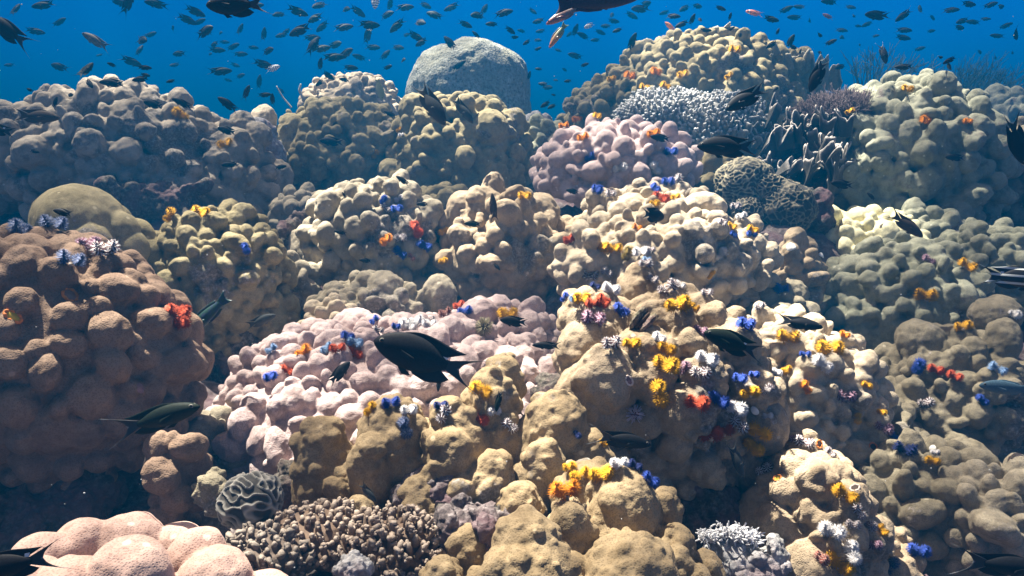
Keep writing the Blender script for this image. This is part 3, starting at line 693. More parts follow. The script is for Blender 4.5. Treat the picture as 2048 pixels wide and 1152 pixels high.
# ---------------------------------------------------------------- soft corals and whips
def bush(name, label, cat, px, py, d, rx, ry, n, L, rad, mat, seed, spread=0.8, lean=(0, 0, 1), host=None, seg=5):
    g = np.random.default_rng(seed); u = d / F; c0 = P(px, py, d); mb = MB()
    for i in range(n):
        a = g.uniform(0, 6.28); q = math.sqrt(g.random()); b = np.array((math.cos(a) * q * rx, math.sin(a) * q * rx * 0.5, -ry * 0.6 + ry * 0.7 * (1 - q * q))) * u
        dr = nrm(np.array(lean) + g.normal(size=3) * spread * 0.5 + np.array((math.cos(a) * q, math.sin(a) * q * 0.6, 0)) * 0.7)
        l = L * u * g.uniform(0.6, 1.2); cur = g.normal(size=3) * 0.18; t = np.linspace(0, 1, seg)[:, None]
        mb.tube(b + dr * l * t + cur * l * t * t, np.linspace(rad, rad * 0.45, seg), 4)
        for k in range(3):
            t0 = g.uniform(0.3, 0.8); e = nrm(dr + g.normal(size=3) * 0.5); q0 = b + dr * l * t0 + cur * l * t0 * t0
            mb.tube([q0, q0 + e * l * 0.2, q0 + e * l * 0.36], [rad * 0.7, rad * 0.55, rad * 0.35], 3)
    o = link(name, mb.mesh(name), mat, loc=c0); tag(o, label, cat)
    if host: HOSTS.append((o, host))
    return o
bush('soft_coral', 'fuzzy mauve soft coral bush behind the lettuce coral', 'soft coral', 1685, 215, 2.2, 85, 42, 1700, 30, 0.0014, flat_mat('mauve soft coral', (0.15, 0.115, 0.115), 0.3), 2, host='the mauve soft coral')
bush('sea_fan', 'pale feathery sea fan rising behind the mauve soft coral', 'soft coral', 1765, 160, 4.8, 55, 25, 60, 60, 0.003, flat_mat('pale fan', (0.09, 0.11, 0.08), 0.2), 3, spread=0.35, lean=(0.45, 0, 1))
bush('sea_fan', 'wide feathery sea fan fading into the blue beyond the plump pale olive mound', 'soft coral', 1935, 185, 5.6, 95, 60, 260, 62, 0.003, flat_mat('green fan', (0.04, 0.06, 0.04), 0.25), 4, spread=0.5, lean=(0.35, 0, 1))
bush('sea_fan', 'low bluish feathery fan at the foot of the fading green slope', 'soft coral', 1965, 260, 5.0, 80, 35, 220, 45, 0.003, flat_mat('green fan', (0.04, 0.06, 0.04), 0.25), 5, spread=0.6, lean=(0.3, 0, 1))
def whip(label, pts, r, mat, name='sea_whip'):
    p = np.array([P(*q) for q in pts]); n = 14; t = np.linspace(0, len(p) - 1, n)
    c = np.stack([np.interp(t, np.arange(len(p)), p[:, k]) for k in range(3)], 1)
    for _ in range(3): c[1:-1] = (c[:-2] + 2 * c[1:-1] + c[2:]) / 4
    mb = MB(); mb.tube(c - c[0], np.linspace(r, r * 0.6, n), 7); o = link(name, mb.mesh(name), mat, loc=c[0]); tag(o, label, 'sea whip'); return o
WH = flat_mat('whip pale', (0.50, 0.47, 0.40), 0.2)
whip('thin pale sea whip leaning over the open blue beside the bluish coral head', [(583, 215, 3.1), (566, 195, 3.1), (553, 172, 3.1)], 0.004, WH)
whip('pale curved sea whip standing on the bluish coral head', [(605, 195, 3.1), (598, 180, 3.1), (602, 168, 3.1)], 0.006, WH)
whip('white twin spike of coral on the shoulder of the tall olive brown head', [(1292, 102, 2.8), (1293, 90, 2.8), (1294, 77, 2.8)], 0.006, WH, 'coral_spike')

# ---------------------------------------------------------------- seabed under everything
gp = np.array(GROUND)
def seabed_z(x, y):
    q = np.stack([x, y], -1)
    d2 = ((q[:, None] - gp[None, :, :2]) ** 2).sum(2) + 0.004
    w = d2 ** -1.6
    z = (w * gp[None, :, 2]).sum(1) / w.sum(1)
    far = np.clip((np.hypot(x, y - 1.6) - 2.2) / 3.5, 0, 1)
    near = np.clip((0.55 - y) / 0.5, 0, 1)
    return z * (1 - far) + far * -1.2 - 0.05 * near
xs = np.concatenate([-np.geomspace(60, 3.05, 24), np.linspace(-3, 3, 300), np.geomspace(3.05, 60, 24)])
ys = np.concatenate([-np.geomspace(30, 0.6, 14), np.linspace(-0.5, 5, 300), np.geomspace(5.1, 110, 30)])
X, Y = np.meshgrid(xs, ys, indexing='ij'); Z = np.concatenate([seabed_z(a, b) for a, b in zip(X, Y)]).reshape(X.shape)
pp = np.stack([X, Y, Z], -1).reshape(-1, 3)
pp[:, 2] += 0.035 * fbm(pp * np.array((9, 9, 1)), 4) + 0.012 * np.abs(fbm(pp * np.array((45, 45, 1)), 2)) - 0.03
nx, ny = X.shape
i, j = np.meshgrid(np.arange(nx - 1), np.arange(ny - 1), indexing='ij'); i = i.ravel(); j = j.ravel()
o = link('seabed', mesh_from('seabed', pp, np.stack([i * ny + j, (i + 1) * ny + j, (i + 1) * ny + j + 1, i * ny + j + 1], 1)),
         crust_mat('seabed rubble', (0.035, 0.03, 0.028), (0.12, 0.10, 0.09), (0.32, 0.29, 0.27), scale=60))
tag(o, kind='structure')
SEABED = o

# ---------------------------------------------------------------- sun patterned water surface overhead: unseen, shaped to dapple the sun through its tint
WATER_Z = 3.0
SUN_PATCHES = [(600, 720, 1.1, .27), (830, 620, 1.25, .2), (1010, 450, 1.6, .28), (1300, 480, 1.5, .3), (1240, 300, 2.0, .26), (1200, 620, 1.0, .2), (1350, 600, 1.0, .14), (1725, 460, 1.95, .27), (1800, 190, 2.3, .32), (230, 1090, .6, .18),  # spots to light, each a sun patch painted into the sheet's tint
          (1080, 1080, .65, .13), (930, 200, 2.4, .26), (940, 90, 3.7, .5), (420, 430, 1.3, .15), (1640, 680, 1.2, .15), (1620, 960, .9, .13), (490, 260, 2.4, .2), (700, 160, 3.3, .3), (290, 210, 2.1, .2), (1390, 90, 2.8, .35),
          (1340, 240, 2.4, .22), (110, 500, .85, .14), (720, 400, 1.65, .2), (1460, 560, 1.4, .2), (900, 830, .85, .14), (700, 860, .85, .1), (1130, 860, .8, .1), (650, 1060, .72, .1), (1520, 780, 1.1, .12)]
def dapple_mat():
    N = Nodes('sun patterned water'); t = N.t; t.nodes.remove(N.b)
    tc = N.n('ShaderNodeTexCoord'); co = tc.outputs['Object']
    wrp = N.n('ShaderNodeTexNoise', Scale=1.7, Detail=2.0); N.l(co, wrp.inputs['Vector'])
    add = N.n('ShaderNodeMix', data_type='VECTOR'); add.inputs[0].default_value = 0.13; N.l(co, add.inputs[4]); N.l(wrp.outputs['Color'], add.inputs[5])
    v = N.n('ShaderNodeTexVoronoi', Scale=4.2, feature='SMOOTH_F1', Smoothness=0.35); N.l(add.outputs[1], v.inputs['Vector'])
    v2 = N.n('ShaderNodeTexVoronoi', Scale=8.5, feature='SMOOTH_F1', Smoothness=0.3); N.l(add.outputs[1], v2.inputs['Vector'])
    wn2 = N.n('ShaderNodeTexNoise', Scale=4.0, Detail=2.0); N.l(co, wn2.inputs['Vector'])
    wsub = N.n('ShaderNodeVectorMath', operation='MULTIPLY_ADD'); N.l(wn2.outputs['Color'], wsub.inputs[0]); wsub.inputs[1].default_value = (0.4, 0.4, 0); wsub.inputs[2].default_value = (-0.2, -0.2, 0)
    wadd = N.n('ShaderNodeVectorMath', operation='ADD'); N.l(co, wadd.inputs[0]); N.l(wsub.outputs[0], wadd.inputs[1])
    wflat = N.n('ShaderNodeVectorMath', operation='MULTIPLY'); N.l(wadd.outputs[0], wflat.inputs[0]); wflat.inputs[1].default_value = (1, 1, 0); warp = wflat.outputs[0]
    a = N.ramp(v.outputs['Distance'], [(0.1, 0.26), (0.42, 0.42), (0.72, 1.0)])
    b = N.ramp(v2.outputs['Distance'], [(0.1, 0.3), (0.45, 0.45), (0.72, 1.0)])
    broad_dapple = N.n('ShaderNodeTexNoise', Scale=0.9, Detail=1.0); N.l(co, broad_dapple.inputs['Vector'])
    c = N.ramp(broad_dapple.outputs[0], [(0.34, 0.75), (0.52, 1.0)])
    tot = None                                   # light patches painted into the transparent colour, placed over the spots to light
    for (lx, ly, ld, lr) in SUN_PATCHES:
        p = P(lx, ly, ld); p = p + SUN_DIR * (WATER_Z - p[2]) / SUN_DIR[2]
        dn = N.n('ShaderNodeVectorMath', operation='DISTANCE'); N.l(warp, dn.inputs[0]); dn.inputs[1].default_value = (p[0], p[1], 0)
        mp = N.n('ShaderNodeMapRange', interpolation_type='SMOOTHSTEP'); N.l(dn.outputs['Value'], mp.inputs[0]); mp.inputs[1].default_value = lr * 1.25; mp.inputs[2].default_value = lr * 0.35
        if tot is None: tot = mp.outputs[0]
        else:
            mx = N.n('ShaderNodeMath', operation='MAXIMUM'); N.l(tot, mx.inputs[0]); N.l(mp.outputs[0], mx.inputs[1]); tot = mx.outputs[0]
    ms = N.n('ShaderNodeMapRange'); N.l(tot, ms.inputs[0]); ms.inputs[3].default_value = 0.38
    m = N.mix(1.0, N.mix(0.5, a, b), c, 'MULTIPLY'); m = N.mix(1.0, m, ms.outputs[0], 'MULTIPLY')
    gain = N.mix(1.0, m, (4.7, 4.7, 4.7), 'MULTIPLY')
    tr = N.n('ShaderNodeBsdfTransparent'); N.l(gain, tr.inputs['Color']); N.l(tr.outputs[0], N.out.inputs['Surface'])
    return N.m
nwx = 60; gx, gy = np.meshgrid(np.linspace(-7, 6, nwx), np.linspace(-4, 7.5, nwx), indexing='ij')
wv = np.stack([gx, gy, 0.02 * np.sin(gx * 3.1 + gy) * np.cos(gy * 2.3)], -1).reshape(-1, 3)
i, j = np.meshgrid(np.arange(nwx - 1), np.arange(nwx - 1), indexing='ij'); i = i.ravel(); j = j.ravel()
o = link('water', mesh_from('water', wv, np.stack([i * nwx + j, (i + 1) * nwx + j, (i + 1) * nwx + j + 1, i * nwx + j + 1], 1)), dapple_mat(), loc=(0, 0, WATER_Z))  # unseen sheet, added to throw the painted light pattern on the reef
tag(o, kind='structure')

# ---------------------------------------------------------------- the blue of the water itself
def haze():
    V = np.array([(x, y, z) for x in (-70, 70) for y in (-40, 120) for z in (-2.6, 2.35)], float)
    Fq = np.array([(0, 1, 3, 2), (4, 6, 7, 5), (0, 4, 5, 1), (2, 3, 7, 6), (0, 2, 6, 4), (1, 5, 7, 3)])
    m = bpy.data.materials.new('sea haze'); m.use_nodes = True; t = m.node_tree
    t.nodes.remove(t.nodes['Principled BSDF'])
    pv = t.nodes.new('ShaderNodeVolumePrincipled')
    pv.inputs['Color'].default_value = HAZE_COL
    pv.inputs['Density'].default_value = HAZE_DEN
    pv.inputs['Anisotropy'].default_value = 0.0
    t.links.new(pv.outputs[0], t.nodes['Material Output'].inputs['Volume'])
    o = link('haze', mesh_from('haze', V, Fq, smooth=False), m); tag(o, kind='stuff')
HAZE_COL = (0.0, 0.145, 0.345, 1.0)
HAZE_DEN = 0.12
haze()

# ---------------------------------------------------------------- drifting specks in the water
g = np.random.default_rng(91); mb = MB()
for i in range(420):
    d_ = g.uniform(0.35, 3.2); p_ = P(g.uniform(-100, 2150), g.uniform(-100, 1250), d_); r_ = g.uniform(0.00025, 0.0006) * (0.6 + d_ * 0.5)
    mb.ell(p_, (r_ * g.uniform(0.7, 1.5), r_, r_ * g.uniform(0.7, 1.2)), g.normal(size=3), 0, sub=1)
o = link('marine_snow', mb.mesh('marine_snow'), flat_mat('speck white', (0.55, 0.55, 0.52), 0.2)); tag(o, kind='stuff')
# ---------------------------------------------------------------- what stands where (a depth map of the reef, for seating small things on it)
CELL = 4
ZB = np.full((300, 520), 1e9); ZN = np.zeros((300, 520, 3)); ZH = np.full((300, 520), -1, int); ZP = np.zeros((300, 520, 3))
for hi, (o, host) in enumerate(HOSTS + [(SEABED, 'the seabed')]):
    V = coords(o.data) + np.array(o.location); Nv = normals(o.data)
    px, py, dd = project(V); g_ = (px > -16) & (px < 2064) & (py > -16) & (py < 1184) & (dd > 0.1) & ((Nv * (CAM - V)).sum(1) > 0)
    ix = ((px[g_] + 16) / CELL).astype(int); iy = ((py[g_] + 16) / CELL).astype(int)
    order = np.argsort(-dd[g_])
    ix, iy, dv, Vv, nv = ix[order], iy[order], dd[g_][order], V[g_][order], Nv[g_][order]
    better = dv < ZB[iy, ix]
    ix, iy, dv, Vv, nv = ix[better], iy[better], dv[better], Vv[better], nv[better]
    ZB[iy, ix] = dv; ZN[iy, ix] = nv; ZH[iy, ix] = hi; ZP[iy, ix] = Vv
def surf(px, py, w=2):
    """nearest reef surface seen at a pixel: point, normal, host index, depth"""
    iy, ix = int((py + 16) / CELL), int((px + 16) / CELL)
    y0, y1, x0, x1 = max(iy - w, 0), min(iy + w + 1, 300), max(ix - w, 0), min(ix + w + 1, 520)
    sub = ZB[y0:y1, x0:x1]
    if sub.min() > 1e8: return None
    d0 = sub.min()
    yy, xx = np.mgrid[y0:y1, x0:x1]; dist = (yy - iy) ** 2 + (xx - ix) ** 2 + np.where(sub > d0 + 0.12, 400, 0)
    k = np.unravel_index(dist.argmin(), dist.shape); q = (y0 + k[0], x0 + k[1])
    return ZP[q], ZN[q], ZH[q], ZB[q]

# ---------------------------------------------------------------- christmas tree worms
def crown_mesh(key, tiers, blades, seed, slots):
    """one spiral plume: whorls of fine feathered rays narrowing to the tip, around a slim stalk"""
    g = np.random.default_rng(seed); V = []; Fc = []; mi = []; n = 0
    turns = tiers; tot = int(tiers * blades)
    for k in range(tot):
        t = k / tot; z = 0.04 + 0.74 * t; Rr = 0.47 * (1 - t ** 1.8) ** 0.8 + 0.05; a = 6.283 * turns * t + g.normal() * 0.05
        dr = np.array((math.cos(a), math.sin(a), 0)); sd = np.array((-math.sin(a), math.cos(a), 0))
        Rj = Rr * g.uniform(0.85, 1.1); w = 0.016 + 0.014 * (1 - t); lift = 0.04 + 0.05 * g.random()
        p0 = dr * 0.03 + (0, 0, z); p1 = dr * Rj * 0.6 + (0, 0, z - 0.02 + lift * 0.2); p2 = dr * Rj + (0, 0, z + lift)
        th = np.array((0, 0, 0.022))
        V += [p0 - sd * w * 0.6, p0 + sd * w * 0.6, p1 - sd * w, p1 + sd * w, p1 - th, p2, p0 - th]
        Fc += [(n, n + 2, n + 3), (n, n + 3, n + 1), (n + 2, n + 5, n + 3), (n + 2, n + 4, n + 5), (n + 4, n + 3, n + 5), (n, n + 6, n + 4), (n, n + 4, n + 2), (n + 1, n + 3, n + 4), (n + 1, n + 4, n + 6)]
        band = (k // 2) % 2 if slots == 2 else 0
        mi += [band] * 9; n += 7
    me = mesh_from(key, np.array(V), np.array(Fc), smooth=False)
    me.polygons.foreach_set('material_index', np.array(mi[:len(me.polygons)], np.int32))
    mb = MB(); mb.tube([(0, 0, -0.12), (0, 0, 0.3), (0, 0, 0.8)], [0.075, 0.06, 0.02], 6)
    V2 = np.concatenate(mb.V)
    bm = bmesh.new(); bm.from_mesh(me); m2 = mb.mesh('stalk'); bm.from_mesh(m2); bm.to_mesh(me); bm.free(); bpy.data.meshes.remove(m2)
    return me
def fuzz(key, c, var=0.3): return flat_mat('plume ' + key, c, var, 300.0, 0.75, 0.2)
WC = {  # colour: (materials, words)
    'yellow': [(0.62, 0.33, 0.015)], 'orange': [(0.72, 0.24, 0.012)], 'red': [(0.46, 0.075, 0.03)], 'blue': [(0.035, 0.075, 0.36)],
    'pale blue': [(0.16, 0.30, 0.55), (0.30, 0.42, 0.60)], 'navy': [(0.02, 0.03, 0.12)], 'white': [(0.74, 0.72, 0.72)],
    'brown and white': [(0.70, 0.68, 0.68), (0.11, 0.045, 0.05)], 'purple': [(0.20, 0.08, 0.12), (0.42, 0.30, 0.38)],
    'olive': [(0.28, 0.20, 0.05)], 'grey blue': [(0.06, 0.09, 0.20), (0.16, 0.18, 0.27)], 'brown red': [(0.26, 0.06, 0.04), (0.42, 0.26, 0.22)]}
CROWNS = {}
for k, cols in WC.items():
    ms = [fuzz(k + str(i), c) for i, c in enumerate(cols)]
    for v in (0, 1):
        me = crown_mesh('spiral_crown', 4 + v, 30, 40 + v, len(cols))
        for m in ms: me.materials.append(m)
        CROWNS[k, v] = me
TUBE = None
def tube_mesh():
    mb = MB(); mb.tube([(0, 0, -0.7), (0, 0, -0.2), (0, 0, 0.06)], [0.16, 0.13, 0.15], 9)
    return mb.mesh('worm_tube')
TUBE = tube_mesh(); TUBE.materials.append(flat_mat('worm tube', (0.42, 0.36, 0.31), 0.25))
WORMS = """yellow 1050 388 26,blue 765 398 20,white 797 396 20,blue 795 410 24,brown and white 768 412 22,red 828 453 30,orange 775 475 26,brown and white 803 474 22,blue 797 502 28,blue 845 485 28,yellow 885 462 22,yellow 884 517 20,brown red 820 512 20,
red 1142 476 26,red 1323 391 30,yellow 1348 390 20,yellow 1310 404 22,yellow 1202 490 32,yellow 1228 493 32,olive 1255 502 28,white 1282 500 30,brown and white 1290 524 26,brown and white 1173 543 36,navy 1188 562 22,brown and white 1213 540 24,
white 1220 574 34,blue 1130 588 22,pale blue 1150 593 26,yellow 1160 588 36,red 1186 600 32,red 1205 594 28,blue 1242 612 40,purple 1187 630 42,yellow 1352 602 44,brown and white 1342 573 40,brown and white 1306 556 24,brown and white 1222 678 40,yellow 1262 680 36,white 1316 670 28,yellow 1333 688 36,yellow 1328 725 50,purple 1364 728 32,yellow 1318 777 50,red 1392 803 48,
red 916 608 26,blue 928 618 28,brown red 890 623 24,white 812 645 30,white 835 638 32,white 860 642 30,blue 750 638 22,brown and white 757 655 24,blue 692 668 24,pale blue 711 681 30,red 708 702 34,red 677 692 28,yellow 1012 622 32,blue 790 648 18,brown and white 862 635 22,
blue 541 748 28,red 575 736 34,pale blue 546 697 24,orange 606 697 34,pale blue 652 690 28,yellow 740 808 34,blue 780 801 38,white 816 812 32,grey blue 806 846 40,brown and white 888 822 38,navy 880 806 28,red 957 832 34,white 990 818 28,brown and white 1018 846 34,yellow 963 772 42,
yellow 1140 930 36,yellow 1163 945 38,orange 1135 975 58,yellow 1207 940 50,white 1240 912 38,navy 1270 922 32,blue 1302 950 40,navy 1155 866 20,yellow 1205 880 20,
blue 1437 793 42,white 1468 808 40,yellow 1500 780 40,red 1420 862 44,red 1444 858 36,yellow 1516 850 44,yellow 1506 884 40,brown and white 1478 846 32,orange 1611 771 28,purple 1688 788 36,yellow 1713 833 24,yellow 1760 820 18,brown and white 1605 882 34,purple 1766 850 32,blue 1786 868 26,navy 1806 898 38,yellow 1866 921 26,white 1869 902 20,yellow 1690 985 42,white 1662 1055 50,white 1702 1098 44,yellow 1677 1122 50,brown red 1641 1110 32,blue 1836 1095 38,grey blue 1782 1125 40,brown and white 1716 1018 34,brown and white 1736 1045 32,brown and white 1706 1046 26,yellow 1761 1055 24,purple 1750 1084 32,brown and white 1530 935 30,
yellow 1462 450 22,yellow 1501 455 22,blue 1466 464 18,white 1441 503 34,brown and white 1443 440 24,blue 1562 576 28,blue 1490 645 42,yellow 1574 670 44,yellow 1660 688 48,white 1413 711 42,brown and white 1400 736 38,white 1641 721 42,blue 1478 752 34,yellow 1381 606 18,
yellow 1930 525 32,yellow 1855 588 34,yellow 1926 651 32,red 1868 735 30,red 1911 745 32,blue 1838 726 30,purple 1853 515 26,white 2030 622 28,pale blue 1995 735 28,blue 1960 795 22,brown and white 1848 800 26,
yellow 400 420 40,yellow 343 430 28,blue 488 490 24,grey blue 112 440 46,grey blue 40 450 46,purple 180 482 44,brown and white 215 492 48,grey blue 140 518 46,red 352 620 54,red 366 640 44,yellow 363 222 28,yellow 448 282 30,
yellow 1220 155 20,orange 1257 150 22,yellow 1328 160 22,yellow 1285 172 20,orange 1311 140 20,yellow 1366 143 20,yellow 1471 97 22,yellow 1458 150 18,orange 1120 240 20,yellow 1192 228 20,orange 1152 233 18,orange 1166 273 26,orange 1304 265 22,
yellow 1815 172 22,yellow 1700 222 18,orange 1850 236 22,orange 1935 242 18,blue 1180 312 26,blue 1342 300 26,white 1236 330 26,white 1311 330 26,brown and white 1346 346 28,blue 1195 376 26,brown and white 1222 382 24,yellow 750 306 18,yellow 798 258 14,white 800 268 14,blue 1338 352 24,blue 1310 372 22,
brown and white 1412 578 24,purple 1402 660 30,white 1357 566 22,yellow 1390 618 18,brown and white 1535 770 26,blue 1505 745 20,white 1535 830 20,brown and white 1300 498 22,pale blue 1302 508 18,brown and white 1660 900 22,purple 1590 870 24,brown and white 1470 410 22,white 1480 428 20,blue 1505 465 18,brown and white 1520 610 20,yellow 1420 545 18,orange 1275 455 18,yellow 1575 735 22,blue 1610 705 22,white 1555 740 20,orange 1690 665 18,yellow 1735 770 18"""
wl_ = []
for it in WORMS.replace('\n', '').split(','):
    q = it.strip().split(' '); wl_.append((' '.join(q[:-3]), float(q[-3]), float(q[-2]), float(q[-1])))
WPOS = []; WN = []
for (colr, px, py, s) in wl_:
    h = surf(px, py + s * 0.25)
    if h is None: h = surf(px, py + s * 0.6, 5)
    if h is None: continue
    WPOS.append((colr, px, py, s, h))
# labels: each names its colour and coral, then what sets it apart there
ORD = ['', 'second ', 'third ', 'fourth ', 'fifth ', 'sixth ', 'seventh ', 'eighth ', 'ninth ', 'tenth ', 'eleventh ', 'twelfth ', 'thirteenth ', 'fourteenth ', 'fifteenth ']
ALLH = [h for _, h in HOSTS] + ['the rubble']
by_host = {}
for i, w in enumerate(WPOS): by_host.setdefault((w[0], w[4][2]), []).append(i)
near_key = {}
for i, w in enumerate(WPOS):
    j = min((k for k in range(len(WPOS)) if k != i), key=lambda k: (WPOS[k][1] - w[1]) ** 2 + (WPOS[k][2] - w[2]) ** 2)
    near_key[i] = WPOS[j][0] if math.hypot(WPOS[j][1] - w[1], WPOS[j][2] - w[2]) < 60 else None
labels = {}
for (colr, hi), ids in by_host.items():
    host = ALLH[hi]; nk = [near_key[i] for i in ids]
    ids_s = sorted(ids, key=lambda i: WPOS[i][2])
    for i in ids:
        a = near_key[i]; rank = ids_s.index(i); m = len(ids)
        if m == 1: lab = f'only {colr} tree worm on {host}'
        elif a and a != colr and nk.count(a) == 1: lab = f'{colr} tree worm by a {a} one on {host}'
        elif rank == 0: lab = f'highest {colr} tree worm on {host}'
        elif rank == m - 1: lab = f'lowest {colr} tree worm on {host}'
        else: lab = f'{ORD[rank]}highest {colr} tree worm on {host}'
        labels[i] = lab
for i, (colr, px, py, s, (p, n_, hi, dd)) in enumerate(WPOS):
    size = s * dd / F * rng.uniform(0.70, 0.86)
    tocam = nrm(CAM - p)
    ax = nrm(np.array(n_) * 0.35 + np.array((0, 0, 0.4)) + tocam * 0.5 + rng.normal(size=3) * 0.15)
    rt = bpy.data.objects.new('christmas_tree_worm', None); COL.objects.link(rt); rt.empty_display_size = 0.01
    rt.location = p; tag(rt, labels[i], 'tube worm', 'christmas tree worms on the corals')
    sd = nrm(np.cross(ax, tocam)); sd = nrm(sd + tocam * rng.normal() * 0.5)
    for k in (-1, 1):
        c = bpy.data.objects.new('spiral_crown', CROWNS[colr, i % 2]); COL.objects.link(c); c.parent = rt
        q = nrm(ax + sd * k * 0.3 + rng.normal(size=3) * 0.06); M = frame(q, rng.random() * 6)
        sc = size * rng.uniform(0.9, 1.1)
        c.matrix_local = Matrix.Translation(Vector(sd * k * size * 0.27 + ax * size * 0.1)) @ Matrix(M.tolist()).to_4x4() @ Matrix.Diagonal((sc, sc, sc, 1))
    tb = bpy.data.objects.new('tube', TUBE); COL.objects.link(tb); tb.parent = rt
    tb.matrix_local = Matrix(frame(ax).tolist()).to_4x4() @ Matrix.Diagonal((size * 0.9, size * 0.9, size * 0.6, 1))

# ---------------------------------------------------------------- burrowing shells, urchins, tube mouths
def ring_thing(name, label, cat, px, py, s, lip, inner, wide=1.0, dz=0.0, rot=0.0):
    h = surf(px, py)
    if h is None: return
    p, n_, hi, dd = h; r = s * dd / F * 0.5; ax = nrm(np.array(n_) * 0.6 + nrm(CAM - p) * 0.5); Fm = frame(ax, rot)
    mb = MB(); th = np.linspace(0, 6.283, 33)
    ring = np.stack([np.cos(th) * r, np.sin(th) * r * wide, 0.10 * r * np.sin(th * 7)], 1)
    T, nn = 8, 32; V = []
    for a in range(nn):
        c = ring[a]; o_ = nrm(np.array((math.cos(th[a]), math.sin(th[a]) / max(wide, .4), 0)))
        for b in range(T):
            ph = b / T * 6.283; V.append(c + 0.22 * r * (o_ * math.cos(ph) + np.array((0, 0, 1)) * math.sin(ph)))
    Fq = [(a * T + b, ((a + 1) % nn) * T + b, ((a + 1) % nn) * T + (b + 1) % T, a * T + (b + 1) % T) for a in range(nn) for b in range(T)]
    mb.add(np.array(V) @ Fm.T, Fq)
    o = link(name, mb.mesh(name), lip, loc=p + ax * 0.06 * r); tag(o, label, cat)
    V2, F2 = ico(3); mb = MB(); mb.add((V2 * (r * 0.92, r * wide * 0.92, r * 0.22)) @ Fm.T, F2)
    link('gape', mb.mesh('gape'), inner, parent=o, loc=(0, 0, 0))
LIP = flat_mat('orange mantle', (0.62, 0.20, 0.05), 0.3); YEL = flat_mat('yellow mantle', (0.50, 0.34, 0.03), 0.3); DRK = flat_mat('dark gape', (0.05, 0.03, 0.02), 0.3); PLIP = flat_mat('pale lip', (0.60, 0.50, 0.44), 0.2)
MAU = flat_mat('mauve gape', (0.22, 0.13, 0.13), 0.3)
BRN = flat_mat('brown gape', (0.26, 0.15, 0.10), 0.3)
sh = 'burrowing_scallop'
ring_thing(sh, 'orange lipped scallop slit set in the rosy brown boulder below a grey blue worm', 'scallop', 141, 588, 30, LIP, BRN, 0.7)
ring_thing(sh, 'yellow lipped scallop slit low on the rosy brown boulder', 'scallop', 27, 634, 32, LIP, YEL, 0.6, rot=0.3)
wt = 'tube_mouth'
ring_thing(wt, 'white rimmed tube mouth on the brown face of the tall brown tan coral', 'tube mouth', 1259, 763, 20, PLIP, MAU, 0.6, rot=0.5)
ring_thing(wt, 'small orange tube mouth in the crumbly purple rock', 'tube mouth', 1553, 954, 15, LIP, YEL, 0.7)
ring_thing(wt, 'orange rimmed tube mouth beside the banded worms on the folded tan ridge', 'tube mouth', 1638, 884, 15, LIP, DRK, 0.7)
ring_thing(wt, 'dark hollow tube mouth with a pale rim on the folded tan ridge', 'tube mouth', 1708, 972, 18, PLIP, DRK, 0.8)
ring_thing(wt, 'round dark tube mouth with orange rim on the shaded side slope', 'tube mouth', 1746, 893, 16, LIP, DRK, 0.9)
ring_thing(wt, 'frilled mauve tube mouth on the shaded underside of the rosy brown boulder', 'tube mouth', 281, 779, 18, MAU, MAU, 0.6)
def urchin(label, px, py, s, mat, seed, body):
    h = surf(px, py); p, n_, hi, dd = h; r = s * dd / F * 0.5; g = np.random.default_rng(seed); mb = MB(); mb.ell((0, 0, 0), (r * 0.5,) * 3, sub=2)
    o = link('sea_urchin', mb.mesh('sea_urchin'), body, loc=p + np.array(n_) * r * 0.3); tag(o, label, 'urchin')
    mb = MB()
    for i in range(150):
        q = nrm(g.normal(size=3)); mb.tube([q * r * 0.45, q * r * g.uniform(0.85, 1.1)], [r * 0.045, r * 0.03], 4)
    link('spines', mb.mesh('spines'), mat, parent=o)
urchin('pale lilac spiny urchin on the dark face of the tall brown tan coral', 1271, 830, 40, flat_mat('urchin pale', (0.55, 0.48, 0.55), 0.2), 1, flat_mat('urchin body', (0.14, 0.07, 0.09), 0.2))
urchin('hairy olive feather star ball sitting on the lilac mound', 969, 655, 40, flat_mat('urchin olive', (0.28, 0.25, 0.16), 0.3), 2, flat_mat('urchin dark', (0.05, 0.05, 0.04), 0.2))

def clam():
    h = surf(1284, 640); p, n_, hi, dd = h; u = dd / F; ax = nrm(np.array(n_) * 0.4 + nrm(CAM - p) * 0.5 + (0, 0, 0.3))
    o = bpy.data.objects.new('encrusted_clam', None); COL.objects.link(o); o.location = p; tag(o, 'weed covered clam shell gaping beside a blue worm on the tall brown tan coral', 'clam')
    for k, name in ((-1, 'shell'), (1, 'shell')):
        V, Fc = ico(4); W = V * np.array((8, 30, 26)) * u; W = W + V * (fbm(V * 9 + k, 3) * 2.5 * u)[:, None]
        W = W @ np.array(Matrix.Rotation(0.22 * k, 3, 'Y')).T + np.array((k * 9 * u, 0, 0)); mb = MB(); mb.add(W @ frame(ax, 2.5).T, Fc)
        link('shell', mb.mesh('shell'), crust_mat('weedy shell', (0.06, 0.05, 0.03), (0.22, 0.19, 0.12), (0.50, 0.46, 0.38), scale=200), parent=o)
    V, Fc = ico(3); mb = MB(); mb.add((V * np.array((7, 25, 20)) * u) @ frame(ax, 2.5).T, Fc); link('mantle', mb.mesh('mantle'), DRK, parent=o)
clam()
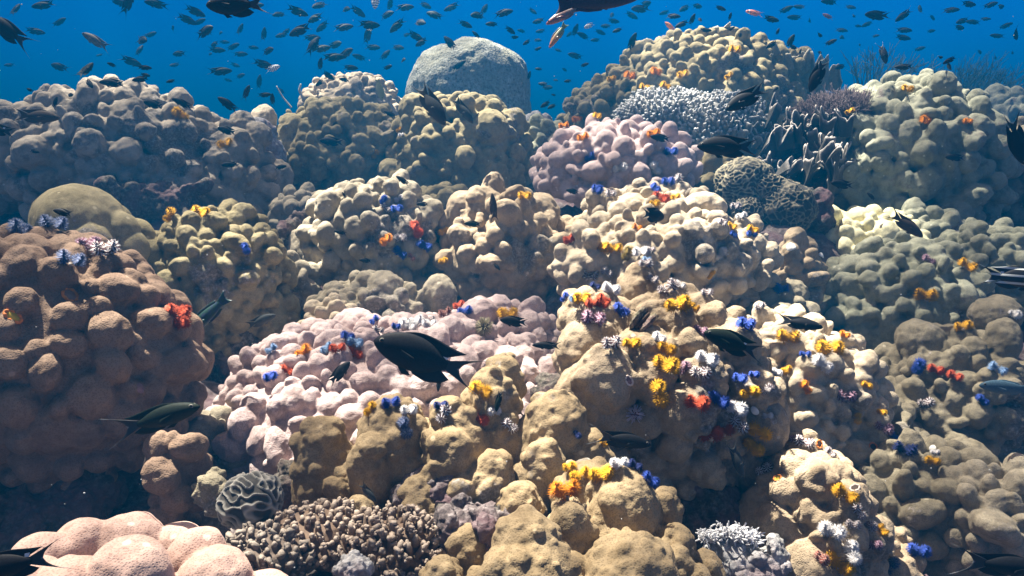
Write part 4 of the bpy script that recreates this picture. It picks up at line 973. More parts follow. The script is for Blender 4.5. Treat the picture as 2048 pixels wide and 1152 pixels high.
# little sunlit shell chips lying in the gully
for lab, px, py, s in (('white shell chip lying in the gully beneath the pale yellow coral', 1580, 495, 24), ('small white shell chip beside the broad grey green mound', 1648, 504, 16), ('flat white shell chip beside the yellow worms on the tall brown tan coral', 1510, 822, 20), ('white shell scrap leaning on the dusky blunt coral', 1866, 898, 18)):
    h = surf(px, py); p, n_, hi, dd = h; r = s * dd / F * 0.5; V, Fc = ico(3); W = V * (r, r * 0.7, r * 0.22); W[:, 2] += 0.25 * r * np.cos(V[:, 0] * 2) + 0.05 * r * np.sin(V[:, 1] * 14)
    mb = MB(); mb.add(W @ frame(nrm(np.array(n_) + (0.2, -0.3, 0.3)), 0.7).T, Fc); o = link('shell_chip', mb.mesh('shell_chip'), flat_mat('shell white', (0.74, 0.72, 0.68), 0.12), loc=p + np.array(n_) * r * 0.2); tag(o, lab, 'shell')
# ---------------------------------------------------------------- fish
def fish_mat(key, back, belly, spec=0.08):
    if key in _mats: return _mats[key]
    N = Nodes(key); tc = N.n('ShaderNodeTexCoord'); sp = N.n('ShaderNodeSeparateXYZ'); N.l(tc.outputs['Object'], sp.inputs[0])
    mr = N.n('ShaderNodeMapRange'); N.l(sp.outputs[2], mr.inputs[0]); mr.inputs[1].default_value = -0.16; mr.inputs[2].default_value = 0.06
    mp = N.n('ShaderNodeMapping'); mp.inputs['Scale'].default_value = (1, 0.3, 1.3); N.l(tc.outputs['Object'], mp.inputs[0])
    v = N.n('ShaderNodeTexVoronoi', Scale=42.0); N.l(mp.outputs[0], v.inputs['Vector'])
    c = N.mix(mr.outputs[0], belly, back); c = N.mix(N.ramp(v.outputs['Distance'], [(0.2, 0.0), (0.7, 0.5)]), c, tuple(np.array(back) * 2.2))
    N.l(c, N.b.inputs['Base Color']); N.b.inputs['Roughness'].default_value = 0.62; N.b.inputs['Specular IOR Level'].default_value = spec
    _mats[key] = N.m; return N.m
def stripe_mat():
    N = Nodes('sergeant stripes'); tc = N.n('ShaderNodeTexCoord'); sp = N.n('ShaderNodeSeparateXYZ'); N.l(tc.outputs['Object'], sp.inputs[0])
    m = N.n('ShaderNodeMath', operation='MULTIPLY'); N.l(sp.outputs[0], m.inputs[0]); m.inputs[1].default_value = 46
    s = N.n('ShaderNodeMath', operation='SINE'); N.l(m.outputs[0], s.inputs[0])
    N.l(N.mix(N.ramp(s.outputs[0], [(0.45, 0.0), (0.6, 1.0)]), (0.80, 0.82, 0.80), (0.02, 0.03, 0.05)), N.b.inputs['Base Color']); return N.m
def wrasse_mat(key, a, b, c3):
    N = Nodes(key); tc = N.n('ShaderNodeTexCoord'); sp = N.n('ShaderNodeSeparateXYZ'); N.l(tc.outputs['Object'], sp.inputs[0])
    mr = N.n('ShaderNodeMapRange'); N.l(sp.outputs[0], mr.inputs[0]); mr.inputs[1].default_value = -0.2; mr.inputs[2].default_value = 0.4
    f = N.n('ShaderNodeTexNoise', Scale=14.0); N.l(tc.outputs['Object'], f.inputs['Vector'])
    N.l(N.mix(N.ramp(f.outputs[0], [(0.45, 0.0), (0.6, 0.6)]), N.mix(mr.outputs[0], a, b), c3), N.b.inputs['Base Color']); N.b.inputs['Roughness'].default_value = 0.4; return N.m
def pink_mat():
    N = Nodes('pink band fish'); tc = N.n('ShaderNodeTexCoord'); sp = N.n('ShaderNodeSeparateXYZ'); N.l(tc.outputs['Object'], sp.inputs[0])
    a = N.ramp(sp.outputs[0], [(0.22, 0.0), (0.25, 1.0), (0.29, 1.0), (0.32, 0.0)])
    N.l(N.mix(a, (0.75, 0.28, 0.20), (0.85, 0.82, 0.80)), N.b.inputs['Base Color']); return N.m
PROF = {  # x, top, bottom, half width : nose at +0.5, tail root at -0.27
 'chromis': [(.5, .002, -.012, .004), (.485, .03, -.035, .022), (.45, .065, -.062, .042), (.39, .105, -.095, .06), (.30, .145, -.13, .074), (.18, .172, -.157, .08), (.05, .172, -.162, .078), (-.07, .145, -.142, .064), (-.17, .095, -.10, .044), (-.235, .058, -.064, .028), (-.285, .048, -.052, .016)],
 'wrasse': [(.5, .002, -.012, .004), (.48, .02, -.03, .02), (.43, .045, -.05, .038), (.35, .075, -.075, .052), (.2, .105, -.10, .064), (.03, .11, -.11, .066), (-.13, .092, -.095, .052), (-.24, .068, -.07, .034), (-.32, .06, -.062, .02)]}
def bendy(V, k):
    V = np.array(V, float); t = np.clip(0.15 - V[:, 0], 0, 1); V[:, 1] += k * t * t; return V
def fin(mb, base, tip, th, bend, rows=6, ctr=None):
    """a thin fin between a base line and an edge line, thick at the root, thin at the rim"""
    base = np.asarray(base, float); tip = np.asarray(tip, float); n = len(base)
    t = np.linspace(0, 1, rows)
    G = base[:, None] * (1 - t)[None, :, None] + tip[:, None] * t[None, :, None]
    w = np.broadcast_to((th * (1 - 0.8 * t))[None], (n, rows))
    A = G.copy(); A[..., 1] += w; Bk = G.copy(); Bk[..., 1] -= w
    i, j = np.meshgrid(np.arange(n - 1), np.arange(rows - 1), indexing='ij'); i = i.ravel(); j = j.ravel()
    q = np.stack([i * rows + j, (i + 1) * rows + j, (i + 1) * rows + j + 1, i * rows + j + 1], 1); N_ = n * rows
    e = [(a * rows + rows - 1, (a + 1) * rows + rows - 1, N_ + (a + 1) * rows + rows - 1, N_ + a * rows + rows - 1) for a in range(n - 1)]
    for b in range(rows - 1): e += [(b, b + 1, N_ + b + 1, N_ + b), ((n - 1) * rows + b + 1, (n - 1) * rows + b, N_ + (n - 1) * rows + b, N_ + (n - 1) * rows + b + 1)]
    mb.add(bendy(np.concatenate([A, Bk]).reshape(-1, 3), bend), np.concatenate([q, q[:, ::-1] + N_, np.array(e)]), np.concatenate([np.broadcast_to(t[None], (n, rows)).ravel()] * 2))
def body(mb, kind, bend, deep=1.0, n=18):
    pr = np.array(PROF[kind]); xs = np.linspace(0, len(pr) - 1, 27)
    pr = np.stack([np.interp(xs, np.arange(len(pr)), pr[:, k]) for k in range(4)], 1)
    for _ in range(2): pr[1:-1] = (pr[:-2] + 2 * pr[1:-1] + pr[2:]) / 4
    th = np.arange(n) / n * 6.283; V = []
    for x, t, b, w in pr:
        c, h = (t + b) / 2 * deep, (t - b) / 2 * deep
        V.append(np.stack([np.full(n, x), w * np.cos(th) * (1 - 0.12 * np.abs(np.sin(th))), c + h * np.sin(th)], 1))
    V = np.concatenate(V); m = len(pr)
    Fq = [(i * n + k, (i + 1) * n + k, (i + 1) * n + (k + 1) % n, i * n + (k + 1) % n) for i in range(m - 1) for k in range(n)]
    mb.add(bendy(V, bend), Fq)
    mb.add(bendy(np.concatenate([V[-n:], V[-n:].mean(0)[None] - (0.01, 0, 0)]), bend), [(k, n, (k + 1) % n) for k in range(n)])
def ln(*pts, n=13):
    p = np.array(pts, float); t = np.linspace(0, len(p) - 1, n); q = np.stack([np.interp(t, np.arange(len(p)), p[:, k]) for k in range(2)], 1)
    q[1:-1] = (q[:-2] + 2 * q[1:-1] + q[2:]) / 4
    return np.stack([q[:, 0], np.zeros(n), q[:, 1]], 1)
def fins(kind, bend, deep=1.0):
    """name -> MB"""
    D = {}
    def mk(k): D[k] = MB(); return D[k]
    if kind == 'chromis':
        fin(mk('dorsal_fin'), ln((.27, .13 * deep), (.1, .155 * deep), (-.08, .12 * deep), (-.22, .05 * deep)), ln((.22, .165 * deep), (.08, .205 * deep), (-.08, .20 * deep), (-.27, .165 * deep), (-.44, .15 * deep)), .008, bend)
        fin(mk('anal_fin'), ln((.06, -.14 * deep), (-.08, -.12 * deep), (-.22, -.05 * deep)), ln((.02, -.175 * deep), (-.12, -.205 * deep), (-.27, -.175 * deep), (-.35, -.12 * deep)), .008, bend)
        fin(mk('tail_fin'), ln((-.27, .045), (-.275, 0), (-.27, -.045)), ln((-.72, .20), (-.55, .135), (-.45, .07), (-.405, .0), (-.45, -.07), (-.55, -.135), (-.72, -.20), n=21)[::1][np.linspace(0, 20, 13).round().astype(int)], .012, bend)
        fin(mk('pelvic_fin'), ln((.2, -.14 * deep), (.12, -.145 * deep)), ln((.13, -.205 * deep), (.03, -.195 * deep)), .006, bend)
    else:
        fin(mk('dorsal_fin'), ln((.28, .08), (.05, .10), (-.25, .06)), ln((.25, .11), (.05, .155), (-.22, .12), (-.30, .09)), .007, bend)
        fin(mk('anal_fin'), ln((.03, -.10), (-.12, -.085), (-.25, -.06)), ln((.0, -.135), (-.15, -.135), (-.29, -.10)), .007, bend)
        fin(mk('tail_fin'), ln((-.30, .055), (-.305, 0), (-.30, -.055)), ln((-.52, .12), (-.47, .06), (-.455, 0), (-.47, -.06), (-.52, -.12)), .012, bend)
    for s in (-1, 1):
        mb = mk('pectoral_fin' + ('' if s < 0 else ' '))
        b0 = np.array([(.20, s * .078, .01), (.195, s * .078, -.015), (.19, s * .078, -.04)]); e0 = np.array([(.05, s * .11, -.02), (.03, s * .115, -.06), (.07, s * .10, -.10)])
        fin(mb, b0[[0, 0, 1, 2, 2]] * (1, 1, 1), np.array([e0[0], (.035, s * .115, -.04), e0[1], (.045, s * .108, -.085), e0[2]]), .003, bend, rows=4)
    return D
BLK = fish_mat('black scales', (0.0085, 0.009, 0.011), (0.016, 0.015, 0.016))
DGR = fish_mat('dark green scales', (0.007, 0.011, 0.008), (0.012, 0.013, 0.010))
GRY = fish_mat('slate grey scales', (0.030, 0.034, 0.036), (0.10, 0.10, 0.09))
BRW = fish_mat('brown grey scales', (0.045, 0.034, 0.028), (0.075, 0.06, 0.05))
BGR = fish_mat('blue grey scales', (0.045, 0.08, 0.11), (0.12, 0.15, 0.17))
GRN = wrasse_mat('green wrasse skin', (0.012, 0.05, 0.04), (0.008, 0.03, 0.03), (0.02, 0.03, 0.10))
RED = wrasse_mat('red brown wrasse skin', (0.13, 0.06, 0.045), (0.30, 0.07, 0.05), (0.06, 0.05, 0.05))
ORG = wrasse_mat('orange green wrasse skin', (0.10, 0.18, 0.08), (0.50, 0.12, 0.05), (0.25, 0.22, 0.07))
def band_mat():
    N = Nodes('pale banded scales'); tc = N.n('ShaderNodeTexCoord'); sp = N.n('ShaderNodeSeparateXYZ'); N.l(tc.outputs['Object'], sp.inputs[0])
    m = N.n('ShaderNodeMath', operation='MULTIPLY'); N.l(sp.outputs[2], m.inputs[0]); m.inputs[1].default_value = 52
    s = N.n('ShaderNodeMath', operation='SINE'); N.l(m.outputs[0], s.inputs[0])
    N.l(N.mix(N.ramp(s.outputs[0], [(0.5, 0.0), (0.7, 1.0)]), (0.008, 0.009, 0.012), (0.55, 0.58, 0.55)), N.b.inputs['Base Color']); return N.m
BAND = band_mat(); STR = stripe_mat(); PNK = pink_mat(); OFS = flat_mat('orange fish skin', (0.62, 0.22, 0.07), 0.3)
def fin_mat():
    """dark rays along the rim and lobes, pale clear skin between them at the trailing edge"""
    N = Nodes('pale edged fin'); tc = N.n('ShaderNodeTexCoord'); sp = N.n('ShaderNodeSeparateXYZ'); N.l(tc.outputs['Object'], sp.inputs[0])
    ab = N.n('ShaderNodeMath', operation='ABSOLUTE'); N.l(sp.outputs[2], ab.inputs[0])
    ml = N.n('ShaderNodeMath', operation='MULTIPLY_ADD'); N.l(sp.outputs[0], ml.inputs[0]); ml.inputs[1].default_value = 0.75; N.l(ab.outputs[0], ml.inputs[2])
    r = N.ramp(ml.outputs[0], [(0.0, 1.0), (0.02, 0.0)])
    mr = N.n('ShaderNodeMapRange'); N.l(ml.outputs[0], mr.inputs[0]); mr.inputs[1].default_value = -0.32; mr.inputs[2].default_value = -0.285; mr.inputs[3].default_value = 1; mr.inputs[4].default_value = 0
    N.l(N.mix(mr.outputs[0], (0.006, 0.006, 0.007), (0.30, 0.32, 0.34)), N.b.inputs['Base Color']); N.b.inputs['Roughness'].default_value = 0.5; return N.m
FIN_PALE = fin_mat(); SPOT = flat_mat('white fin patch', (0.62, 0.66, 0.68), 0.1); EYE = flat_mat('eye dark', (0.004, 0.004, 0.005), 0.1, rough=0.15, spec=0.6); IRIS = flat_mat('eye ring', (0.20, 0.19, 0.16), 0.1)
_fm = {}
def fish_data(kind, bend, deep, mat):
    k = (kind, bend, deep, mat.name)
    if k not in _fm:
        mb = MB(); body(mb, kind, bend, deep); bd = mb.mesh('fish_body'); bd.materials.append(mat)
        fm = {}
        for name, m in fins(kind, bend, deep).items():
            me = m.mesh(name.strip()); me.materials.append(FIN_PALE if (name == 'tail_fin' and mat in (BLK, DGR)) else mat); fm[name] = me
        es = []
        for s in (-1, 1):
            m = MB(); m.ell((.415, s * .046, .028), (.021, .009, .021), sub=2); e = m.mesh('eye'); e.materials.append(EYE)
            m = MB(); m.ell((.415, s * .043, .028), (.028, .008, .028), sub=2); r = m.mesh('eye_ring'); r.materials.append(IRIS)
            es.append((e, r))
        m = MB(); body(m, kind, bend, deep, 10)
        for name, f in fins(kind, bend, deep).items():
            for a, Fc in ((f.V, f.F4),):
                m.add(np.concatenate(f.V), np.concatenate(f.F4))
        whole = m.mesh('small_fish'); whole.materials.append(mat)
        sp = MB(); fin(sp, ln((-.215, .055), (-.24, .052), (-.26, .048)), ln((-.225, .13), (-.265, .125), (-.30, .12)), .0095, bend, rows=4); spm = sp.mesh('fin_patch'); spm.materials.append(SPOT)
        _fm[k] = (bd, fm, es, whole, spm)
    return _fm[k]
FISH_N = 0
def fish(head, tail, label, mat=None, kind='chromis', d=None, L=0.105, yaw=0.0, bend=0.0, deep=1.0, flip=1, patch=False, group=None, cat='fish', name='fish', roll=0.0, small=None, gap=0.10):
    """head / tail: the fish's ends in photo pixels; yaw turns it away from (+) or towards the viewer"""
    mat = mat or BLK
    pl_ = math.hypot(head[0] - tail[0], head[1] - tail[1]); mx, my = (head[0] + tail[0]) / 2, (head[1] + tail[1]) / 2
    if d is None:
        d = L * math.cos(yaw) * F / pl_
        iy, ix = int((my + 16) / CELL), int((mx + 16) / CELL)
        w = max(3, int(pl_ / CELL * 0.7)); z = ZB[max(iy - w, 0):max(iy + w, 1), max(ix - w, 0):max(ix + w, 1)]
        if z.size and z.min() < 1e8: d = min(d, z.min() - gap)
        d = max(d, 0.35)
    size = pl_ * d / F / math.cos(yaw) / 1.18
    v = np.array((head[0] - tail[0], -(head[1] - tail[1]))); v = v / np.linalg.norm(v)
    X = nrm((RGT * v[0] + UPV * v[1]) * math.cos(yaw) + FWD * math.sin(yaw))
    s2 = np.array((-v[1], v[0])); s2 = s2 * (1 if s2[1] >= 0 else -1) * flip
    Zv = RGT * s2[0] + UPV * s2[1]; Zv = Zv + FWD * roll; Zv = nrm(Zv - X * (Zv @ X)); Yv = np.cross(Zv, X)
    M = Matrix(np.stack([X, Yv, Zv], 1).tolist()).to_4x4()
    c = P(mx, my, d) + X * size * 0.09
    M = Matrix.Translation(Vector(c)) @ M @ Matrix.Diagonal((size, size, size, 1))
    bd, fm, es, whole, spm = fish_data(kind, bend, deep, mat)
    small = pl_ < 44 if small is None else small
    o = bpy.data.objects.new(name, whole if small else bd); COL.objects.link(o); o.matrix_world = M
    tag(o, label, cat, group)
    if not small:
        for nm, me in fm.items():
            c_ = bpy.data.objects.new(nm.strip(), me); COL.objects.link(c_); c_.parent = o
        for e, r in es:
            c_ = bpy.data.objects.new('eye', e); COL.objects.link(c_); c_.parent = o
            if pl_ > 90: r_ = bpy.data.objects.new('eye_ring', r); COL.objects.link(r_); r_.parent = c_
        if patch: c_ = bpy.data.objects.new('fin_patch', spm); COL.objects.link(c_); c_.parent = o
    return o
dm = 'damselfish'
BF = dict(name=dm)
# large and middling fish, one by one
fish((748, 680), (968, 757), 'largest black damselfish with a white fin patch, hovering over the lilac mound', patch=True, deep=1.12, d=0.74, **BF)
fish((1394, 292), (1528, 294), 'large black damselfish hovering in front of the low lettuce frills', d=1.15, deep=1.0, bend=-0.15, **BF)
fish((1408, 664), (1534, 712), 'dark green damselfish with white fin patch above the cream tan lobed coral', mat=DGR, patch=True, d=0.86, **BF)
fish((1646, 655), (1545, 636), 'slim black damselfish crossing just above the cream tan lobed coral', d=1.0, deep=0.78, roll=0.3, **BF)
fish((1334, 432), (1276, 428), 'round black damselfish facing the camera half-on over the wide cream tan coral', d=1.3, yaw=0.75, deep=1.15, **BF)
fish((890, 250), (832, 160), 'slate grey damselfish diving head down before the olive clustered mound', mat=GRY, d=1.3, flip=1, roll=0.2, **BF)
fish((946, 247), (904, 188), 'smaller grey damselfish diving beside the larger diving one', mat=GRY, d=1.6, deep=0.8, **BF)
fish((1452, 220), (1536, 172), 'black damselfish tilted nose down over the grey white rubble bank', d=1.25, deep=1.05, bend=0.25, **BF)
fish((1620, 184), (1652, 112), 'black damselfish with a pale crescent tail plunging beside the plate coral', d=1.6, flip=1, **BF)
fish((1772, 128), (1762, 82), 'small black damselfish hanging head down in open water above the mauve soft coral', d=2.3, bend=0.3, **BF)
fish((1000, 640), (1062, 646), 'black damselfish just under a yellow worm over the lilac mound', d=0.95, yaw=0.2, **BF)
fish((1064, 690), (1128, 692), 'slim black damselfish by the edge of the lilac mound', d=0.92, deep=0.72, **BF)
fish((698, 724), (655, 772), 'small black damselfish pointing up over the lilac mound', d=0.95, yaw=0.25, **BF)
fish((400, 812), (212, 868), 'dark grey green damselfish in the shade under the rosy brown boulder', mat=DGR, d=0.66, deep=0.75, **BF)
fish((552, 630), (485, 655), 'slate damselfish with a pale belly under the olive gold mound', mat=GRY, d=1.1, deep=0.85, **BF)
fish((372, 672), (470, 578), 'green wrasse with a pale tail slipping behind the rosy brown boulder', mat=GRN, kind='wrasse', d=0.98, name='wrasse', gap=0.02)
fish((1302, 890), (1178, 868), 'black damselfish in the shade of the tall brown tan coral beside a white worm', d=0.76, deep=0.8, **BF)
fish((1487, 956), (1460, 880), 'slate blue damselfish hanging head down beside the tall brown tan coral', mat=GRY, d=0.82, deep=0.75, flip=-1, **BF)
fish((752, 1004), (718, 962), 'small slate damselfish resting against the purplish rubble ledge', mat=GRY, d=0.74, deep=0.8, **BF)
fish((992, 824), (1003, 776), 'tiny greenish damselfish hanging head down over the pillared olive tan coral', mat=DGR, d=0.76, deep=0.75, **BF)
fish((984, 386), (990, 448), 'grey brown damselfish swimming straight up before the steep lobed tan coral', mat=BRW, d=1.25, deep=0.7, **BF)
fish((876, 784), (880, 745), 'small black tail-up damselfish just below the largest black damselfish', d=0.9, deep=0.7, **BF)
fish((2095, 562), (1950, 548), 'black and white banded damselfish entering at the reef edge', mat=BAND, d=0.9, patch=True, deep=0.95, **BF)
fish((2052, 330), (2010, 225), 'black damselfish with long curved tail in the dim shaded mass', d=1.1, bend=0.3, flip=-1, **BF)
fish((2090, 1140), (1905, 1118), 'dark slim damselfish at the bottom corner over the loose fingered coral', d=0.62, deep=0.75, **BF)
fish((-70, 1150), (132, 1105), 'black and white tailed damselfish over the pink boulder', d=0.42, patch=True, deep=0.85, **BF)
fish((1958, 770), (2080, 782), 'blue grey parrotfish nosing out of the shade by the slate arched coral', mat=BGR, kind='wrasse', d=1.0, deep=1.25, name='parrotfish')
fish((1846, 474), (1774, 420), 'brown black damselfish descending onto the pale yellow coral', mat=BRW, d=1.35, deep=0.85, **BF)
fish((928, 447), (966, 449), 'half hidden green black damselfish among the steep lobed coral knobs', mat=DGR, d=1.35, **BF)
fish((120, 236), (20, 228), 'brown black damselfish along the crest of the mauve grey mound', mat=BRW, d=1.35, deep=0.85, **BF)
fish((-45, 250), (38, 268), 'pale edged damselfish tail poking in beside the mauve grey mound', patch=True, d=1.2, deep=0.85, **BF)
fish((-30, 30), (68, 98), 'large black damselfish high in the blue corner with its tail spread', d=1.3, deep=0.9, **BF)
fish((164, 66), (224, 100), 'brown damselfish alone in the upper blue beside the black one in the corner', mat=BRW, d=2.2, deep=0.8, **BF)
fish((412, 10), (546, 8), 'large dark round damselfish high in the blue, deepest bodied of the school', d=1.1, deep=1.15, **BF)
fish((1290, -14), (1078, 12), 'big dusky purple fish passing high over the shoulder of the olive brown head', mat=fish_mat('dusky purple scales', (0.025, 0.02, 0.035), (0.05, 0.035, 0.05)), kind='wrasse', d=1.1, deep=1.15, name='wrasse')
fish((1092, 48), (1172, 8), 'red brown wrasse just under the big dusky purple fish', mat=RED, kind='wrasse', d=1.6, deep=1.1, name='wrasse')
fish((1098, 96), (1138, 38), 'orange and green wrasse diving below the red brown one', mat=ORG, kind='wrasse', d=1.7, name='wrasse')
fish((750, 18), (752, -22), 'striped sergeant fish high in the blue, largest of the striped ones', mat=STR, d=2.6, deep=1.25, name='sergeant_fish')
fish((560, 132), (530, 142), 'striped sergeant fish in the blue above the bluish coral head', mat=STR, d=3.0, deep=1.2, small=False, name='sergeant_fish')
fish((744, 62), (726, 44), 'faint striped sergeant fish among dark ones high above the bluish coral head', mat=STR, d=3.4, deep=1.2, name='sergeant_fish')
fish((1168, 56), (1190, 46), 'striped sergeant fish in the blue beside the orange and green wrasse', mat=STR, d=3.4, deep=1.2, name='sergeant_fish')
fish((1491, 22), (1528, 30), 'pink fish with a white cheek band above the plate coral', mat=PNK, d=2.6, deep=0.9, name='pink_fish', small=False)
fish((1330, 44), (1352, 64), 'orange fish over the shoulder of the tall olive brown head', mat=OFS, d=2.9, name='orange_fish')
fish((1645, 28), (1668, 38), 'dull pinkish fish in the blue above the mauve soft coral', mat=fish_mat('dull pink scales', (0.25, 0.12, 0.12), (0.3, 0.16, 0.14)), d=3.4, name='pink_fish')
fish((765, 200), (752, 150), 'yellowish disc-shaped butterflyfish side-on at the bluish coral head', mat=fish_mat('yellow grey scales', (0.24, 0.23, 0.10), (0.35, 0.34, 0.22)), kind='wrasse', d=3.0, deep=1.7, name='butterflyfish')
SM = [ # (head, tail, label)
 ((198, 164), (256, 168), 'plump black damselfish low in the blue just above the mauve grey mound'), ((286, 203), (332, 215), 'black damselfish against the sunlit crest of the mauve grey mound'),
 ((345, 198), (388, 216), 'black damselfish slanting over the yellow worm on the mauve grey mound'), ((434, 255), (478, 268), 'black damselfish before the top end of the mauve grey mound'),
 ((442, 330), (482, 327), 'black damselfish above the green tinged rubble'), ((574, 332), (546, 336), 'small black damselfish over the white rubble heap'),
 ((638, 280), (694, 286), 'black damselfish before the dark olive mound'), ((436, 195), (480, 225), 'round black damselfish in the blue between the mauve grey mound and bluish head'),
 ((1300, 273), (1346, 279), 'black damselfish over the top of the lilac grey mound'), ((104, 420), (152, 430), 'black damselfish over the smooth grey olive swelling'),
 ((1132, 380), (1162, 386), 'tiny black damselfish in front of the lilac grey mound'), ((792, 352), (822, 372), 'dark damselfish on top of the weathered grey tan coral'),
 ((832, 408), (860, 408), 'small black damselfish near the blue worms of the weathered grey tan coral'), ((668, 462), (696, 468), 'black damselfish in a shadow of the gritty rubble pile'),
 ((1892, 314), (1934, 316), 'thin black damselfish on the flank of the plump pale olive mound'), ((768, 222), (796, 236), 'black damselfish at the edge of the olive clustered mound'),
 ((80, 305), (58, 300), 'dim damselfish in the shade of the mauve grey mound'), ((684, 384), (692, 396), 'tiny dark fish at the gritty rubble pile'),
 ((718, 520), (746, 522), 'dark green damselfish in the hollow of the weathered grey tan coral'), ((1000, 540), (985, 524), 'tiny green damselfish under the steep lobed tan coral'),
 ((1735, 385), (1752, 402), 'dim damselfish above the pale yellow coral'), ((1660, 366), (1712, 372), 'shadowed damselfish at the foot of the plump pale olive mound'),
 ((1545, 183), (1560, 172), 'small black damselfish near the pale crown beneath the plate coral'), ((1495, 180), (1508, 172), 'tiny black damselfish below the plate coral'),
 ((932, 122), (900, 142), 'grey damselfish in front of the face of the smooth dome'), ((888, 72), (915, 104), 'black damselfish over the bright crown of the smooth dome'),
 ((944, 62), (962, 78), 'small black damselfish just past the bright crown of the smooth dome'), ((1728, 30), (1784, 32), 'black damselfish side-on high over the mauve soft coral'),
 ((1792, 42), (1826, 16), 'black damselfish with raised tail beside the side-on one high over the soft coral'), ((1824, 62), (1790, 58), 'upper of two overlapping black damselfish in the blue above the mauve soft coral'),
 ((1822, 78), (1786, 72), 'lower of two overlapping black damselfish in the blue above the mauve soft coral'), ((1790, 134), (1828, 134), 'black damselfish low in the blue over the plump pale olive mound'),
 ((1668, 138), (1696, 128), 'slim black damselfish in the blue beside the plate coral'), ((1980, 70), (2010, 74), 'black damselfish high at the far side of the blue'),
 ((1642, 2), (1680, 4), 'round black damselfish at the very top beside the pink fish'), ((400, 62), (428, 68), 'black damselfish in the blue under the large dark round one'),
 ((100, 128), (140, 140), 'black damselfish in the blue directly over the mauve grey mound')]
for i, (h, t, lab) in enumerate(SM):
    fish(h, t, lab, yaw=0.15 * math.sin(i * 2.3), deep=0.85 + 0.2 * math.sin(i * 1.7) ** 2, bend=0.25 * math.sin(i * 3.1), small=False if math.hypot(h[0] - t[0], h[1] - t[1]) > 40 else None, **BF)
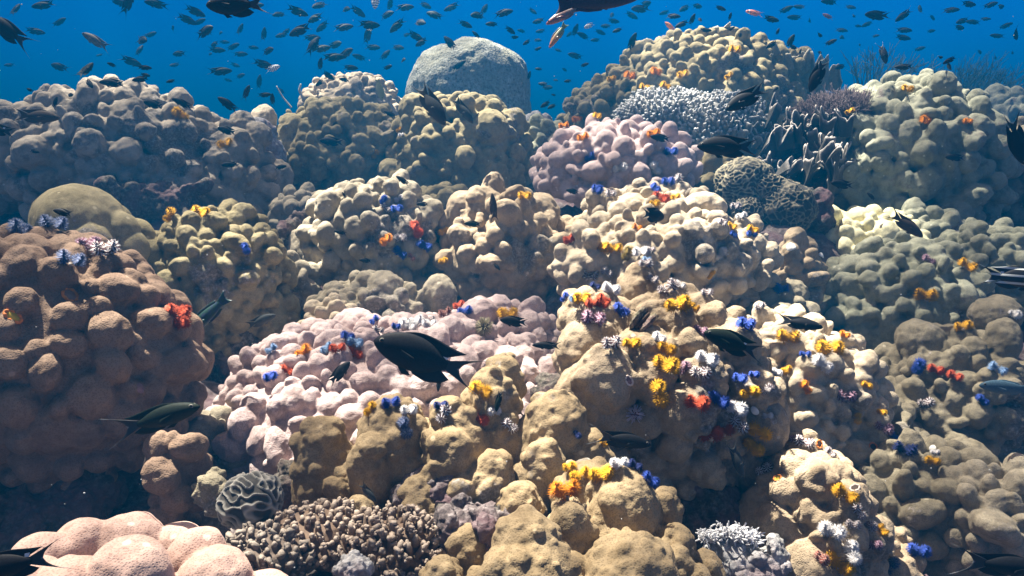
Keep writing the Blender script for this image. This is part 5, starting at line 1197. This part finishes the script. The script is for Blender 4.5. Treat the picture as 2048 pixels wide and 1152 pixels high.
# the school in the open water: dots of the same kind, at their own distances
CL = [(68, 62, 26), (90, 10, 34), (118, 45, 24), (255, 8, 40), (235, 2, 30), (315, 8, 34), (388, 22, 28), (372, 38, 28), (398, 44, 22), (408, 64, 38), (345, 58, 14), (300, 70, 20), (283, 80, 32), (278, 101, 20), (358, 107, 24), (430, 88, 20), (440, 66, 12), (432, 100, 24), (465, 94, 22), (480, 108, 20), (528, 70, 22), (565, 70, 20), (575, 62, 18), (592, 22, 32), (602, 60, 40), (622, 75, 26), (630, 36, 28), (646, 52, 26), (625, 92, 34), (640, 98, 30), (535, 102, 26), (525, 128, 30), (438, 143, 34), (283, 158, 26), (260, 122, 30), (170, 143, 34), (178, 166, 22), (288, 135, 18), (290, 150, 16), (480, 152, 18), (492, 186, 24), (342, 162, 14), (420, 108, 12), (448, 84, 14), (665, 115, 34), (690, 108, 30), (640, 130, 20), (670, 90, 26), (685, 55, 30), (715, 22, 24), (735, 50, 34), (735, 72, 28), (772, 30, 26), (795, 50, 30), (808, 15, 28), (838, 44, 26), (830, 72, 28), (812, 70, 14), (845, 84, 24), (870, 30, 28), (866, 28, 22), (905, 14, 26), (958, 30, 28), (968, 20, 22), (1005, 26, 30), (1065, 22, 16), (1078, 42, 20), (1020, 60, 18), (1044, 62, 14), (1082, 62, 16), (1074, 80, 14), (1028, 75, 14), (1054, 84, 14), (1115, 100, 12), (1075, 98, 12), (1150, 62, 20), (1140, 68, 12), (1168, 72, 22), (1192, 80, 16), (1200, 64, 18), (1212, 52, 16), (1226, 42, 20), (1224, 30, 14), (1236, 60, 16), (1262, 30, 22), (1282, 18, 32), (1290, 8, 24), (1330, 25, 16), (1345, 32, 22), (1264, 85, 26), (1152, 112, 24), (1168, 130, 14), (1094, 175, 18), (1087, 168, 16), (1058, 152, 14), (1078, 138, 12), (1130, 140, 10), (1110, 160, 10), (1136, 162, 12), (1108, 190, 8), (1092, 208, 18), (1105, 212, 16), (1370, 16, 22), (1395, 12, 20), (1384, 40, 18), (1460, 34, 12), (1462, 58, 12), (1540, 38, 26), (1555, 64, 12), (1545, 88, 18), (1580, 84, 24), (1585, 94, 18), (1590, 35, 22), (1618, 40, 12), (1600, 105, 10), (1640, 105, 12), (1638, 70, 16), (1660, 85, 18), (1682, 60, 18), (1686, 74, 16), (1708, 32, 14), (1716, 52, 12), (1735, 48, 14), (1838, 98, 16), (1862, 62, 14), (1880, 115, 12), (1918, 55, 22), (1925, 42, 22), (1948, 44, 20), (1936, 8, 26), (1980, 10, 22), (2000, 14, 20), (1970, 38, 14), (2010, 52, 18), (2030, 66, 26), (2025, 105, 12), (1960, 104, 14), (1990, 115, 12), (1900, 120, 18), (1865, 35, 14), (1898, 136, 20), (1985, 132, 10), (1750, 72, 10), (1720, 90, 10), (640, 165, 18), (700, 135, 22), (655, 150, 20), (690, 160, 16), (518, 165, 22), (528, 190, 20), (545, 200, 18), (560, 180, 14), (470, 130, 16), (455, 160, 12), (510, 12, 26), (560, 28, 22), (640, 10, 26), (690, 18, 22), (780, 10, 22), (850, 10, 22), (930, 48, 22), (985, 48, 20), (795, 95, 22), (770, 110, 22), (745, 95, 24), (720, 115, 22), (805, 120, 14), (775, 135, 16), (30, 20, 24), (20, 130, 14), (60, 180, 12), (140, 190, 16), (110, 205, 18), (480, 60, 20), (505, 95, 16), (350, 130, 14), (225, 130, 12), (200, 110, 10), (1900, 20, 22), (1840, 20, 18), (1700, 14, 16), (1600, 14, 18), (1570, 20, 22), (1440, 16, 18), (1480, 70, 14), (1410, 60, 18), (1400, 40, 14), (1365, 48, 22)]
g = np.random.default_rng(77)
SCHOOL = 'school of dark damselfish in the open blue water'
for i, (x, y, s) in enumerate(CL):
    yaw = g.uniform(-0.75, 0.75); a = g.choice([0.12, -0.2, 0.3, 2.95, 3.3, -0.5, 1.2, 3.6]) + g.normal() * 0.15
    if s < 16: yaw = g.uniform(-1.0, 1.0)
    l = s * 1.45 * (0.45 + 0.55 * math.cos(yaw)); dx, dy = math.cos(a) * l / 2, -math.sin(a) * l / 2
    dd = min(max(0.105 * math.cos(yaw) * F / (2 * math.hypot(dx, dy)), 2.2), 6.5)
    z = surf(x, y, 6); gap = 0.15
    if z is not None and z[3] - 0.2 < dd: dd = z[3] - 0.2
    fish((x + dx, y + dy), (x - dx, y - dy), 'one of the school of dark damselfish dotted through the open blue water', mat=[BLK, BLK, DGR][i % 3], d=dd, yaw=yaw, deep=1.0, bend=[0, 0.3, -0.3][i % 3], group=SCHOOL, small=True, **BF)
